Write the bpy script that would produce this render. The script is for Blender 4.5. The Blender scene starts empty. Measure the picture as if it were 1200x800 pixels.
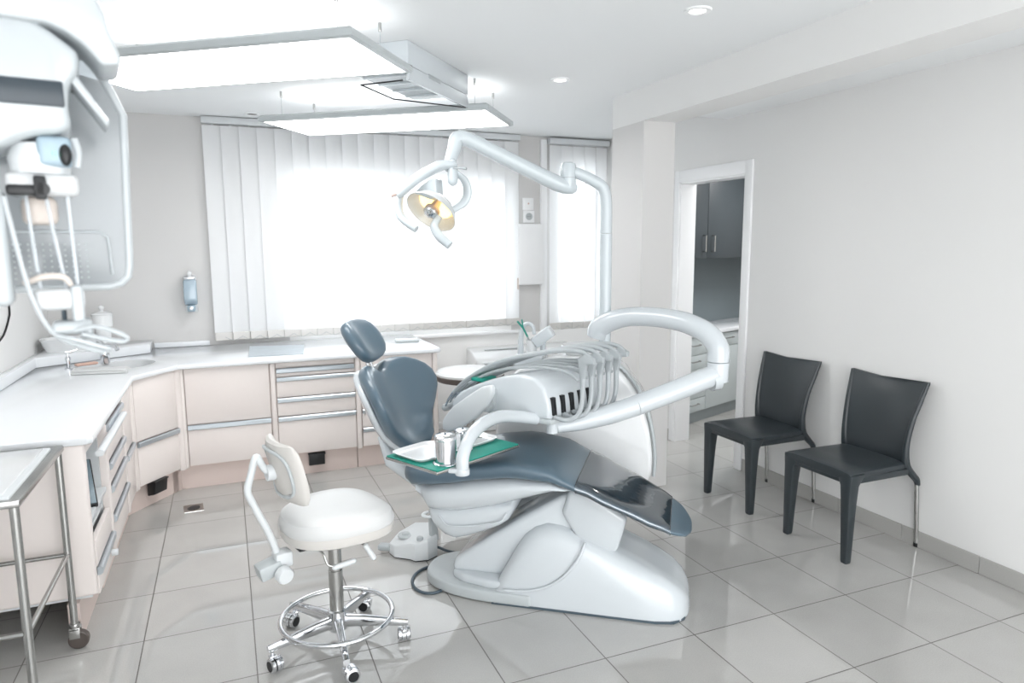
import bpy, bmesh, math, random
from math import sin, cos, pi, radians as R
from mathutils import Vector as V, Matrix
random.seed(4)
scene = bpy.context.scene
COL = scene.collection

# ------------------------------------------------------------------ materials
MATS = {}
def mat(name, color, rough=.5, metal=0, coat=0, emit=None, spec=.5, bump=0, bscale=200, var=0):
    m = bpy.data.materials.new(name); m.use_nodes = True
    nt = m.node_tree; b = nt.nodes['Principled BSDF']
    b.inputs['Base Color'].default_value = (*color, 1)
    b.inputs['Roughness'].default_value = rough
    b.inputs['Metallic'].default_value = metal
    b.inputs['Coat Weight'].default_value = coat
    b.inputs['Coat Roughness'].default_value = .06
    b.inputs['Specular IOR Level'].default_value = spec
    if emit:
        b.inputs['Emission Color'].default_value = (*emit[0], 1); b.inputs['Emission Strength'].default_value = emit[1]
    if bump or var:
        tc = nt.nodes.new('ShaderNodeTexCoord'); n = nt.nodes.new('ShaderNodeTexNoise')
        n.inputs['Scale'].default_value = bscale; n.inputs['Detail'].default_value = 3
        nt.links.new(tc.outputs['Object'], n.inputs['Vector'])
        if bump:
            bp = nt.nodes.new('ShaderNodeBump'); bp.inputs['Strength'].default_value = bump; bp.inputs['Distance'].default_value = .002
            nt.links.new(n.outputs['Fac'], bp.inputs['Height']); nt.links.new(bp.outputs['Normal'], b.inputs['Normal'])
        if var:
            mx = nt.nodes.new('ShaderNodeMix'); mx.data_type = 'RGBA'
            mx.inputs['A'].default_value = (*[c*(1-var) for c in color], 1); mx.inputs['B'].default_value = (*[min(1, c*(1+var)) for c in color], 1)
            nt.links.new(n.outputs['Fac'], mx.inputs['Factor']); nt.links.new(mx.outputs['Result'], b.inputs['Base Color'])
    MATS[name] = m
    return m

def s(r, g, b):   # sRGB 0-255 to linear
    f = lambda c: (c/255/12.92) if c <= 10 else ((c/255+.055)/1.055)**2.4
    return (f(r), f(g), f(b))

M_wall = mat('wall_paint', s(229, 229, 228), .85, bump=.08, bscale=300, spec=.3)
M_wallw = mat('brightened_white_paint', s(246, 246, 245), .8, spec=.3)  # white paint under the windows, lightened to stand in for light there
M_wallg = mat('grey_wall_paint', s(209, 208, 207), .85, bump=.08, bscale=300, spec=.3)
M_ceil = mat('ceiling_paint', s(238, 240, 241), .9, bump=.05, bscale=250, spec=.2)
M_trim = mat('white_trim_paint', s(243, 244, 245), .35)
M_white = mat('white_plastic', s(201, 207, 211), .16, coat=.5)
M_opg = mat('white_machine_housing', s(186, 192, 195), .25, coat=.3)
M_lamp = mat('pale_grey_lamp_plastic', s(196, 204, 208), .25, coat=.3)
M_whitem = mat('white_matte_plastic', s(214, 218, 220), .4)
M_greypl = mat('light_grey_plastic', s(182, 188, 190), .35)
M_grey2 = mat('grey_hose_rubber', s(166, 172, 175), .4)
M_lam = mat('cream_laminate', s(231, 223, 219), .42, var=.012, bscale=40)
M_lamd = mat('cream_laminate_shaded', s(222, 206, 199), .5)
M_top = mat('white_worktop', s(228, 231, 234), .13, coat=.3, var=.01, bscale=30)
M_strip = mat('aluminium_handle_strip', s(196, 204, 210), .28, metal=.75)
M_steel = mat('brushed_steel', s(180, 180, 178), .25, metal=1)
M_chrome = mat('chrome', s(220, 222, 225), .07, metal=1)
M_vinyl = mat('slate_blue_vinyl', s(77, 98, 112), .36, coat=.4, spec=.7, bump=.04, bscale=500)
M_anth = mat('anthracite_plastic', s(44, 51, 55), .36, bump=.06, bscale=600)
M_black = mat('black_plastic', s(22, 24, 27), .4)
M_band = mat('dark_slate_band', s(50, 60, 68), .3)
M_seatw = mat('white_vinyl', s(210, 211, 211), .4, bump=.04, bscale=300)
M_seatb = mat('beige_vinyl_side', s(206, 203, 199), .5)
M_teal = mat('teal_liner', s(20, 138, 122), .5)
M_baseb = mat('grey_tile_skirting', s(172, 171, 168), .3, var=.06, bscale=150)
M_dark = mat('dark_slate_cabinet', s(56, 63, 67), .45)
M_splash = mat('grey_splashback', s(112, 122, 126), .5)
M_fcab = mat('grey_cabinet_front', s(190, 198, 199), .45)
M_fkick = mat('grey_kick', s(150, 158, 160), .6)
M_brown = mat('brown_vinyl_edge', s(80, 72, 68), .4)
M_cable = mat('dark_blue_cable', s(72, 86, 96), .5)
M_cord = mat('black_cord', s(25, 25, 28), .5)
M_paper = mat('printed_paper', s(178, 188, 195), .35, var=.15, bscale=12)
M_wood = mat('brush_wood', s(206, 172, 158), .6)
M_blue = mat('pale_blue_pod', s(158, 178, 190), .3, var=.12, bscale=30)
M_led = mat('green_led', (.1, .9, .5), .4, emit=((.1, 1, .5), 2))
M_warm = mat('warm_reflector', s(250, 225, 160), .25, metal=.3, emit=(s(255, 215, 130), 1.2))
M_bulb = mat('bronze_bulb_shield', s(178, 160, 152), .35, metal=.4)
M_jar = mat('white_ceramic', s(226, 228, 229), .12, coat=.5)
M_screen = mat('grey_key_panel', s(120, 140, 150), .3, var=.2, bscale=60)
M_skin = mat('pinkish_pad', s(216, 206, 198), .5)
M_panel = mat('glowing_diffuser', (1, 1, 1), .5, emit=((1, 1, 1), 3.2))
M_up = mat('glowing_upper_diffuser', (1, 1, 1), .5, emit=((1, 1, 1), .8))
M_down = mat('glowing_lens', (1, .98, .92), .4, emit=((1, .97, .9), 2.0))

def glassy(name, color, gloss=.15, rough=.05, alpha=.85):
    m = bpy.data.materials.new(name); m.use_nodes = True; nt = m.node_tree; nt.nodes.clear()
    out = nt.nodes.new('ShaderNodeOutputMaterial'); mix = nt.nodes.new('ShaderNodeMixShader')
    tr = nt.nodes.new('ShaderNodeBsdfTransparent'); tr.inputs['Color'].default_value = (*color, 1)
    p = nt.nodes.new('ShaderNodeBsdfPrincipled'); p.inputs['Base Color'].default_value = (*color, 1); p.inputs['Roughness'].default_value = rough
    p.inputs['Specular IOR Level'].default_value = 1
    lw = nt.nodes.new('ShaderNodeLayerWeight'); lw.inputs['Blend'].default_value = .35
    ma = nt.nodes.new('ShaderNodeMath'); ma.operation = 'MULTIPLY_ADD'; ma.inputs[1].default_value = gloss*2; ma.inputs[2].default_value = 1-alpha
    ma.use_clamp = True
    nt.links.new(lw.outputs['Fresnel'], ma.inputs[0]); nt.links.new(ma.outputs[0], mix.inputs['Fac'])
    nt.links.new(tr.outputs[0], mix.inputs[1]); nt.links.new(p.outputs[0], mix.inputs[2]); nt.links.new(mix.outputs[0], out.inputs['Surface'])
    return m
def film(name, tint, base, k, rough):
    m = bpy.data.materials.new(name); m.use_nodes = True; nt = m.node_tree; nt.nodes.clear()
    out = nt.nodes.new('ShaderNodeOutputMaterial'); mix = nt.nodes.new('ShaderNodeMixShader')
    tr = nt.nodes.new('ShaderNodeBsdfTransparent'); tr.inputs['Color'].default_value = (*tint, 1)
    g = nt.nodes.new('ShaderNodeBsdfGlossy'); g.inputs['Roughness'].default_value = rough
    lw = nt.nodes.new('ShaderNodeLayerWeight'); lw.inputs['Blend'].default_value = .3
    ma = nt.nodes.new('ShaderNodeMath'); ma.operation = 'MULTIPLY_ADD'; ma.inputs[1].default_value = k; ma.inputs[2].default_value = base; ma.use_clamp = True
    tc = nt.nodes.new('ShaderNodeTexCoord'); n = nt.nodes.new('ShaderNodeTexNoise'); n.inputs['Scale'].default_value = 9; n.inputs['Detail'].default_value = 2
    bp = nt.nodes.new('ShaderNodeBump'); bp.inputs['Strength'].default_value = .35; bp.inputs['Distance'].default_value = .006
    nt.links.new(tc.outputs['Object'], n.inputs['Vector']); nt.links.new(n.outputs['Fac'], bp.inputs['Height']); nt.links.new(bp.outputs['Normal'], g.inputs['Normal'])
    nt.links.new(lw.outputs['Fresnel'], ma.inputs[0]); nt.links.new(ma.outputs[0], mix.inputs['Fac'])
    nt.links.new(tr.outputs[0], mix.inputs[1]); nt.links.new(g.outputs[0], mix.inputs[2]); nt.links.new(mix.outputs[0], out.inputs['Surface'])
    return m
M_clear = film('clear_plastic_cover', (.90, .96, 1), .12, 1.4, .06)
M_tube = glassy('clear_tubing', (.9, .94, .97), .3, .08, .5)
M_pane = glassy('window_glass', (.97, .99, 1), .08, .02, .97)
M_lampshell = glassy('pale_lamp_shell', (.78, .80, .81), .3, .12, .25)
M_smoke = glassy('frosted_grey_plastic', (.50, .53, .55), .12, .15, .42)

def blind_material():
    m = bpy.data.materials.new('blind_fabric'); m.use_nodes = True; nt = m.node_tree; nt.nodes.clear()
    out = nt.nodes.new('ShaderNodeOutputMaterial'); mix = nt.nodes.new('ShaderNodeMixShader'); mix.inputs['Fac'].default_value = .30
    d = nt.nodes.new('ShaderNodeBsdfDiffuse'); t = nt.nodes.new('ShaderNodeBsdfTranslucent')
    d.inputs['Color'].default_value = (.93, .94, .95, 1); t.inputs['Color'].default_value = (.93, .94, .95, 1)
    w = nt.nodes.new('ShaderNodeTexWave'); tc = nt.nodes.new('ShaderNodeTexCoord')
    w.inputs['Scale'].default_value = 120; w.inputs['Distortion'].default_value = 1
    bp = nt.nodes.new('ShaderNodeBump'); bp.inputs['Strength'].default_value = .05; bp.inputs['Distance'].default_value = .001
    nt.links.new(tc.outputs['Object'], w.inputs['Vector']); nt.links.new(w.outputs['Fac'], bp.inputs['Height']); nt.links.new(bp.outputs['Normal'], d.inputs['Normal'])
    nt.links.new(d.outputs[0], mix.inputs[1]); nt.links.new(t.outputs[0], mix.inputs[2]); nt.links.new(mix.outputs[0], out.inputs['Surface'])
    return m
M_blind = blind_material()
M_weight = mat('blind_weight_pocket', s(214, 212, 209), .7)

def floor_material():
    m = bpy.data.materials.new('grey_floor_tiles'); m.use_nodes = True; nt = m.node_tree; N = nt.nodes; L = nt.links
    b = N['Principled BSDF']
    g = N.new('ShaderNodeNewGeometry'); sp = N.new('ShaderNodeSeparateXYZ'); L.new(g.outputs['Position'], sp.inputs[0])
    def math_(op, a, c=None, clamp=False):
        n = N.new('ShaderNodeMath'); n.operation = op; n.use_clamp = clamp
        for i, v in enumerate((a, c)):
            if v is None: continue
            if isinstance(v, (int, float)): n.inputs[i].default_value = v
            else: L.new(v, n.inputs[i])
        return n.outputs[0]
    T = .3938
    ux = math_('DIVIDE', math_('SUBTRACT', sp.outputs['X'], -.3702), T)
    uy = math_('DIVIDE', math_('SUBTRACT', sp.outputs['Y'], 1.644), T)
    def edge(u):
        f = math_('FRACT', u); d = math_('MINIMUM', f, math_('SUBTRACT', 1.0, f)); return d
    d = math_('MINIMUM', edge(ux), edge(uy))
    line = math_('LESS_THAN', d, .0052)
    cell = N.new('ShaderNodeCombineXYZ'); L.new(math_('FLOOR', ux), cell.inputs[0]); L.new(math_('FLOOR', uy), cell.inputs[1])
    wn = N.new('ShaderNodeTexWhiteNoise'); wn.noise_dimensions = '2D'; L.new(cell.outputs[0], wn.inputs['Vector'])
    ns = N.new('ShaderNodeTexNoise'); ns.inputs['Scale'].default_value = 230; ns.inputs['Detail'].default_value = 4; L.new(g.outputs['Position'], ns.inputs['Vector'])
    n2 = N.new('ShaderNodeTexNoise'); n2.inputs['Scale'].default_value = 5; n2.inputs['Detail'].default_value = 4; L.new(g.outputs['Position'], n2.inputs['Vector'])
    val = math_('ADD', math_('MULTIPLY', wn.outputs['Value'], .10), math_('ADD', math_('MULTIPLY', ns.outputs['Fac'], .35), math_('MULTIPLY', n2.outputs['Fac'], .2)))
    cr = N.new('ShaderNodeValToRGB'); cr.color_ramp.elements[0].position = .1; cr.color_ramp.elements[1].position = .6
    cr.color_ramp.elements[0].color = (*s(164, 163, 160), 1); cr.color_ramp.elements[1].color = (*s(194, 193, 190), 1)
    L.new(val, cr.inputs[0])
    mx = N.new('ShaderNodeMix'); mx.data_type = 'RGBA'; L.new(line, mx.inputs['Factor']); L.new(cr.outputs[0], mx.inputs['A']); mx.inputs['B'].default_value = (*s(84, 80, 76), 1)
    L.new(mx.outputs['Result'], b.inputs['Base Color'])
    L.new(math_('ADD', math_('MULTIPLY', line, .5), math_('ADD', .015, math_('MULTIPLY', n2.outputs['Fac'], .03))), b.inputs['Roughness'])
    b.inputs['Specular IOR Level'].default_value = 1.0
    bp = N.new('ShaderNodeBump'); bp.inputs['Strength'].default_value = .3; bp.inputs['Distance'].default_value = .002
    L.new(math_('SUBTRACT', 1.0, line), bp.inputs['Height']); L.new(bp.outputs['Normal'], b.inputs['Normal'])
    return m
M_floor = floor_material()

# ------------------------------------------------------------------ mesh helpers
def finish(bm, sharp=35):
    bmesh.ops.remove_doubles(bm, verts=bm.verts, dist=1e-5)
    bmesh.ops.recalc_face_normals(bm, faces=bm.faces)
    for f in bm.faces: f.smooth = True
    for e in bm.edges:
        if len(e.link_faces) == 2 and e.calc_face_angle(0) > R(sharp): e.smooth = False

def obj(name, bm, m, parent=None, world=False, sharp=35):
    """link a bmesh as one mesh object; world=True: its points are world coordinates, taken into the parent's frame"""
    finish(bm, sharp)
    if world and parent is not None:
        bm.transform(parent_matrix(parent).inverted())
    me = bpy.data.meshes.new(name); bm.to_mesh(me); bm.free()
    ms = m if isinstance(m, (list, tuple)) else [m]
    for q in ms: me.materials.append(q)
    o = bpy.data.objects.new(name, me); COL.objects.link(o)
    if parent is not None: o.parent = parent
    return o

def parent_matrix(o):
    mt = Matrix.LocRotScale(o.location, o.rotation_euler, o.scale)
    return parent_matrix(o.parent) @ mt if o.parent else mt

def thing(name, label, cat, loc=(0, 0, 0), rz=0, group=None):
    o = bpy.data.objects.new(name, None); COL.objects.link(o)
    o.empty_display_size = .05
    o.location = loc; o.rotation_euler = (0, 0, rz); o['label'] = label; o['category'] = cat
    if group: o['group'] = group
    return o
def tag(o, label, cat, group=None):
    o['label'] = label; o['category'] = cat
    if group: o['group'] = group
    return o
def one(name, bm, m, label, cat, loc=(0, 0, 0), rz=0, group=None, world=True):
    """a thing that is a single mesh, its origin at its base"""
    bm.transform((Matrix.Translation(loc) @ Matrix.Rotation(rz, 4, 'Z')).inverted()) if world else None
    o = obj(name, bm, m); o.location = loc; o.rotation_euler = (0, 0, rz)
    return tag(o, label, cat, group)
def struct(name, bm, m, parent=None):
    o = obj(name, bm, m, parent)
    if parent is None: o['kind'] = 'structure'
    return o
def copy_tree(o, parent=None):
    c = o.copy(); COL.objects.link(c)
    if parent is not None: c.parent = parent
    for ch in list(o.children): copy_tree(ch, c)
    return c

def new(): return bmesh.new()
def box(bm, c0, c1, bev=0, seg=2, mtx=None):
    """axis box from corner to corner, edges rounded"""
    lo = [min(a, b) for a, b in zip(c0, c1)]; hi = [max(a, b) for a, b in zip(c0, c1)]
    t = bmesh.new(); bmesh.ops.create_cube(t, size=1)
    for v in t.verts: v.co = V([(lo[i]+hi[i])/2 + v.co[i]*(hi[i]-lo[i]) for i in range(3)])
    if bev: bmesh.ops.bevel(t, geom=t.edges[:], offset=min(bev, .49*min(h-l for h, l in zip(hi, lo))), segments=seg, profile=.5, affect='EDGES')
    merge(bm, t, mtx); return bm
def merge(bm, t, mtx=None):
    if mtx is not None: t.transform(mtx)
    mp = [bm.verts.new(v.co) for v in t.verts]
    t.verts.index_update()
    for f in t.faces:
        try:
            nf = bm.faces.new([mp[v.index] for v in f.verts]); nf.material_index = f.material_index
        except ValueError: pass
    t.free()
def loft(bm, rings, cap=True, closed=False, mi=0):
    vs = [[bm.verts.new(p) for p in r] for r in rings]; n = len(rings[0]); k = len(vs)
    for i in range(k if closed else k-1):
        a, b = vs[i], vs[(i+1) % k]
        for j in range(n):
            try: bm.faces.new((a[j], a[(j+1) % n], b[(j+1) % n], b[j])).material_index = mi
            except ValueError: pass
    if cap and not closed:
        for r in (vs[0], vs[-1]):
            try: bm.faces.new(r).material_index = mi
            except ValueError: pass
    return bm
def frame_for(t):
    t = t.normalized(); up = V((0, 0, 1)) if abs(t.z) < .95 else V((1, 0, 0))
    a = t.cross(up).normalized(); return a, a.cross(t).normalized()
def spline(pts, n=8):
    pts = [V(p) for p in pts]
    if len(pts) < 3: return pts
    P = [pts[0]*2-pts[1]] + pts + [pts[-1]*2-pts[-2]]; out = []
    for i in range(1, len(P)-2):
        for k in range(n):
            t = k/n; p0, p1, p2, p3 = P[i-1:i+3]
            out.append(.5*((2*p1)+(p2-p0)*t+(2*p0-5*p1+4*p2-p3)*t*t+(3*p1-p0-3*p2+p3)*t**3))
    return out+[pts[-1]]
def tube(bm, pts, r, seg=12, smooth=0, cap=True, closed=False, flat=1, mi=0, round_end=False):
    """a round (or flattened) tube through points; r a number or one per point"""
    rs = r if isinstance(r, (list, tuple)) else [r]*len(pts)
    if smooth:
        n0 = len(pts); pts = spline(pts, smooth)
        rr = []
        for i in range(len(pts)):
            x = i/(len(pts)-1)*(n0-1); k = min(int(x), n0-2); rr.append(rs[k]+(rs[k+1]-rs[k])*(x-k))
        rs = rr
    pts = [V(p) for p in pts]; n = len(pts); rs = list(rs)
    if round_end:
        d0 = (pts[0]-pts[1]).normalized(); d1 = (pts[-1]-pts[-2]).normalized(); r0, r1 = rs[0], rs[-1]
        st = [(pts[0]+d0*r0*sin(a), r0*max(cos(a), .05)) for a in (R(88), R(60), R(30))]
        en = [(pts[-1]+d1*r1*sin(a), r1*max(cos(a), .05)) for a in (R(30), R(60), R(88))]
        pts = [q[0] for q in st]+pts+[q[0] for q in en]; rs = [q[1] for q in st]+rs+[q[1] for q in en]; n = len(pts)
    tan = []
    for i in range(n):
        if closed: t = pts[(i+1) % n]-pts[i-1]
        else: t = pts[min(i+1, n-1)]-pts[max(i-1, 0)]
        tan.append(t.normalized())
    a, b = frame_for(tan[0]); rings = []
    for i in range(n):
        if i:
            q = tan[i-1].rotation_difference(tan[i]); a = q @ a; b = q @ b
        rings.append([pts[i]+(a*cos(2*pi*k/seg)+b*sin(2*pi*k/seg)*flat)*rs[i] for k in range(seg)])
    return loft(bm, rings, cap, closed, mi)
def cyl(bm, p0, p1, r0, r1=None, seg=24, mi=0, bev=0):
    r1 = r0 if r1 is None else r1; p0, p1 = V(p0), V(p1)
    if bev:
        d = (p1-p0).normalized()*bev
        return tube(bm, [p0, p0+d*.3, p0+d, p1-d, p1-d*.3, p1], [r0-bev, r0-bev*.3, r0, r1, r1-bev*.3, r1-bev], seg, mi=mi)
    return tube(bm, [p0, p1], [r0, r1], seg, mi=mi)
def lathe(bm, prof, c=(0, 0, 0), seg=32, axis=None, mi=0, cap=True):
    """turn a (radius, height) profile about an axis through c"""
    c = V(c); ax = V(axis or (0, 0, 1)).normalized(); a, b = frame_for(ax)
    rings = [[c+ax*h+(a*cos(2*pi*k/seg)+b*sin(2*pi*k/seg))*max(r, 1e-4) for k in range(seg)] for r, h in prof]
    return loft(bm, rings, cap, mi=mi)
def prism(bm, pts, ext, bev=0, seg=2, mi=0):
    """extrude a polygon of 3-D points by a vector, edges rounded"""
    t = bmesh.new(); f = t.faces.new([t.verts.new(p) for p in pts])
    r = bmesh.ops.extrude_face_region(t, geom=[f])
    for v in r['geom']:
        if isinstance(v, bmesh.types.BMVert): v.co += V(ext)
    bmesh.ops.recalc_face_normals(t, faces=t.faces)
    if bev: bmesh.ops.bevel(t, geom=t.edges[:], offset=bev, segments=seg, profile=.5, affect='EDGES', clamp_overlap=True)
    for f in t.faces: f.material_index = mi
    merge(bm, t); return bm
def superring(cx, cz, hw, hh, n=28, p=3.0):
    out = []
    for k in range(n):
        a = 2*pi*k/n; ca, sa = cos(a), sin(a)
        out.append((cx+hw*abs(ca)**(2/p)*(1 if ca >= 0 else -1), cz+hh*abs(sa)**(2/p)*(1 if sa >= 0 else -1)))
    return out
def interp(tab, x):
    for (x0, y0), (x1, y1) in zip(tab, tab[1:]):
        if x <= x1:
            t = min(1, max(0, (x-x0)/(x1-x0))); t = t*t*(3-2*t)*.5+t*.5
            return y0+(y1-y0)*t
    return tab[-1][1]
def ellipsoid(bm, c, r, seg=24, mtx=None):
    t = bmesh.new(); bmesh.ops.create_uvsphere(t, u_segments=seg, v_segments=seg//2, radius=1)
    for v in t.verts: v.co = V((v.co.x*r[0], v.co.y*r[1], v.co.z*r[2]))
    if mtx is not None: t.transform(mtx)
    for v in t.verts: v.co += V(c)
    merge(bm, t); return bm

# ------------------------------------------------------------------ room (X along the window wall, Y away from the camera, metres)
XL, XR, YB, YF, ZC = -1.10, 3.11, 5.37, -1.6, 2.385
struct('floor', box(new(), (-1.25, YF, -.06), (6.2, 7.2, 0)), M_floor)
bm = new(); box(bm, (XL-.15, YF, ZC), (2.40, YB+.15, ZC+.1)); box(bm, (2.40, 3.80, ZC), (XR+.12, YB+.15, ZC+.1)); struct('ceiling', bm, M_ceil)
bm = new(); box(bm, (2.40, YF, 2.31), (XR+.12, 3.80, ZC+.1)); struct('ceiling', bm, M_ceil)
struct('wall_left', box(new(), (XL-.15, YF, 0), (XL, YB+.15, ZC)), M_wall)
# window wall with two openings
bm = new(); W1 = (.42, 2.21, .86, 2.04); W2 = (2.58, 3.06, .80, 2.20); yb0, yb1 = YB, YB+.14
box(bm, (XL, yb0, 0), (W1[0], yb1, ZC)); box(bm, (W1[0], yb0, W1[3]), (W1[1], yb1, ZC))
box(bm, (W1[1], yb0, 0), (W2[0], yb1, ZC)); box(bm, (W2[0], yb0, W2[3]), (W2[1], yb1, ZC)); box(bm, (W2[1], yb0, 0), (XR+.12, yb1, ZC))
struct('wall_back', bm, M_wallg)
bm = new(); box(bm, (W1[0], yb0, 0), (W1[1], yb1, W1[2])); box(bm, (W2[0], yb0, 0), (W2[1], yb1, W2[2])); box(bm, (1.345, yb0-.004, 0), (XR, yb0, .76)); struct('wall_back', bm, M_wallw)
DY0, DY1, DZ = 3.59, 4.29, 1.945
bm = new(); box(bm, (XR, YF, 0), (XR+.12, DY0, 2.31)); box(bm, (XR, DY1, 0), (XR+.12, YB, ZC)); box(bm, (XR, DY0, DZ), (XR+.12, DY1, ZC))
struct('wall_right', bm, M_wall)
# pier and the beam it carries
bm = new(); box(bm, (2.265, 3.49, 0), (2.48, 3.84, 2.20)); struct('trim_1', bm, M_wallg)
bm = new(); box(bm, (2.265, YF, 2.20), (2.48, 3.84, ZC)); struct('trim_2', bm, M_wall)
# skirting tiles
bm = new()
y = YF
while y < 3.52:
    y2 = min(y+.3938, 3.527); box(bm, (XR-.010, y+.0015, 0), (XR, y2-.0015, .082), .002, 1); y = y2
struct('baseboard_right', bm, M_baseb)
bm = new(); box(bm, (XR-.010, 4.345, 0), (XR, YB, .082), .002, 1); struct('baseboard_right', bm, M_baseb)
bm = new(); box(bm, (1.34, YB-.016, .0), (1.80, YB, .055), .003); struct('baseboard_back', bm, M_trim)
# windows
for k, W in ((1, W1), (2, W2)):
    bm = new(); x0, x1, z0, z1 = W
    for a, b in (((x0, z0), (x1, z0+.06)), ((x0, z1-.06), (x1, z1)), ((x0, z0), (x0+.06, z1)), ((x1-.06, z0), (x1, z1))):
        box(bm, (a[0], YB+.05, a[1]), (b[0], YB+.11, b[1]), .004)
    if k == 1: box(bm, (1.28, YB+.05, z0), (1.35, YB+.11, z1), .004)
    w = struct('window_%d' % k, bm, M_trim)
    obj('pane', box(new(), (x0+.05, YB+.078, z0+.05), (x1-.05, YB+.084, z1-.05)), M_pane, w)
bm = new(); box(bm, (1.345, YB-.05, .765), (2.28, YB+.02, .788), .004); struct('trim_3', bm, M_trim)
# white reveal beside the second blind
bm = new(); box(bm, (2.475, YB-.03, 0.72), (2.53, YB, 2.36), .004); struct('trim_4', bm, M_trim)
# door frame
bm = new()
for x0, x1 in ((XR-.018, XR), (XR+.12, XR+.138)):
    box(bm, (x0, 3.528, 0), (x1, DY0+.005, 2.024), .004); box(bm, (x0, DY1-.005, 0), (x1, 4.338, 2.024), .004); box(bm, (x0, DY0, DZ-.005), (x1, DY1, 2.024), .004)
box(bm, (XR-.005, DY0-.002, 0), (XR+.125, DY0+.016, DZ), .002); box(bm, (XR-.005, DY1-.016, 0), (XR+.125, DY1+.002, DZ), .002); box(bm, (XR-.005, DY0, DZ-.016), (XR+.125, DY1, DZ+.002), .002)
struct('door_1', bm, M_trim)

# ------------------------------------------------------------------ room beyond the door

P0 = V((3.39, 4.56, 0)); FA = math.atan2(.357, .934)
FM = Matrix.Translation(P0) @ Matrix.Rotation(FA, 4, 'Z')
def fbox(bm, a, b, bev=0): return box(bm, a, b, bev, mtx=FM)
bm = new(); fbox(bm, (.0, .36, 0), (2.6, .45, 2.4)); struct('wall_far', bm, M_splash)
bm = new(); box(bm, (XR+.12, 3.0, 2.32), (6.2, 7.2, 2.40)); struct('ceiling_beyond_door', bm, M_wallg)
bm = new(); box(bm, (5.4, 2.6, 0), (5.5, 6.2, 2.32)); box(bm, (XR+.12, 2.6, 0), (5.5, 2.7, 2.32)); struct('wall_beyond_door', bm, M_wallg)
bc = thing('base_cabinet', 'pale grey base cabinet with a bank of drawers beyond the doorway', 'cabinet', P0, FA)
obj('carcass', box(new(), (-.02, .02, .10), (1.6, .355, .745)), M_fcab, bc)
obj('kick_plate', box(new(), (-.02, .05, 0), (1.6, .35, .10)), M_fkick, bc)
for z0, z1 in ((.11, .22), (.225, .345), (.35, .465), (.47, .585), (.59, .735)):
    d = obj('drawer', box(new(), (-.03, 0, z0), (.335, .02, z1), .003), M_fcab, bc)
    bm = new(); zc = (z0+z1)/2+.01
    tube(bm, [(.09, 0, zc), (.09, -.022, zc), (.21, -.022, zc), (.21, 0, zc)], .005, 8); obj('handle', bm, M_steel, d)
for x0, x1 in ((.34, .93), (.935, 1.59)):
    obj('door', box(new(), (x0, 0, .11), (x1, .02, .615), .003), M_fcab, bc)
    d = obj('drawer', box(new(), (x0, 0, .62), (x1, .02, .735), .003), M_fcab, bc)
    bm = new(); tube(bm, [(x0+.23, 0, .69), (x0+.23, -.022, .69), (x0+.40, -.022, .69), (x0+.40, 0, .69)], .005, 8); obj('handle', bm, M_steel, d)
obj('countertop', box(new(), (-.03, -.02, .745), (1.6, .358, .782), .006), M_top, bc)
uc = thing('wall_cabinet', 'dark slate wall cabinet with steel bar handles seen through the doorway', 'cabinet', P0+FM.to_3x3() @ V((0, .03, 1.38)), FA)
obj('carcass', box(new(), (.0, .02, 0), (1.6, .325, .80)), M_dark, uc)
for i, (x0, x1, hx) in enumerate(((.0, .335, .268), (.34, .93, .405), (.935, 1.595, 1.0))):
    d = obj('door', box(new(), (x0, 0, .0), (x1, .02, .80), .003), M_dark, uc)
    bm = new(); tube(bm, [(hx, 0, .055), (hx, -.03, .055), (hx, -.03, .185), (hx, 0, .185)], .007, 8); obj('handle', bm, M_steel, d)

# ------------------------------------------------------------------ cabinets along the window wall and the left wall
YFc, XFc = 4.57, -.53
def strip(bm, x0, x1, y, z0, z1):    # gripping strip: a shallow hooked profile
    prof = [(y+.002, z0), (y-.008, z0), (y-.017, z0+.006), (y-.018, z1-.006), (y-.012, z1), (y-.004, z1), (y+.002, z1-.004)]
    return prism(bm, [(x0, a, b) for a, b in prof], (x1-x0, 0, 0))
def fronts(parent, x0, x1, spec):
    """spec: rows from the top down (name, z0, z1, strip z1); local y = 0 is the front plane, facing -y"""
    for name, z0, z1, st in spec:
        d = obj(name, box(new(), (x0, -.006, z0), (x1, .016, z1), .004), M_lam, parent)
        if st: obj('handle', strip(new(), x0+.002, x1-.002, -.004, z1, z1+st), M_strip, d)
def carcass(parent, x0, x1, depth, stiles=True, kick=(.05,)):
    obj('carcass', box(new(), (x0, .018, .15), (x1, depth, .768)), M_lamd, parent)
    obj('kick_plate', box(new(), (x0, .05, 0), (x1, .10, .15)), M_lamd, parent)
def post(parent, x0, x1, z0=.145):
    obj('post', box(new(), (x0, -.012, z0), (x1, .05, .768), .010, 3), M_lam, parent)
Z_DR = [('drawer_front', .733, .766, 0), ('drawer_front', .675, .697, .033), ('drawer_front', .54, .643, .028), ('drawer_front', .417, .505, .031), ('drawer_front', .16, .381, .032)]
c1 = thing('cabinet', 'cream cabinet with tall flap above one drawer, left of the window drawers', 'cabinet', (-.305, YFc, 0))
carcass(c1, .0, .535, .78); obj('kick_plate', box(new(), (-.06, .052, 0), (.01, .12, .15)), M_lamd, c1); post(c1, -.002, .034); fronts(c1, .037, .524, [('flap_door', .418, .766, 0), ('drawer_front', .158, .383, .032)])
c2 = thing('cabinet', 'cream cabinet of stacked drawers with aluminium strips, below the papers on the worktop', 'cabinet', (.235, YFc, 0))
carcass(c2, 0, .525, .78); post(c2, -.012, .022); fronts(c2, .025, .518, Z_DR)
c3 = thing('cabinet', 'cream end cabinet under the window, partly hidden behind the blue backrest', 'cabinet', (.765, YFc, 0))
carcass(c3, 0, .56, .78); post(c3, -.008, .026); post(c3, .523, .558)
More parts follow.
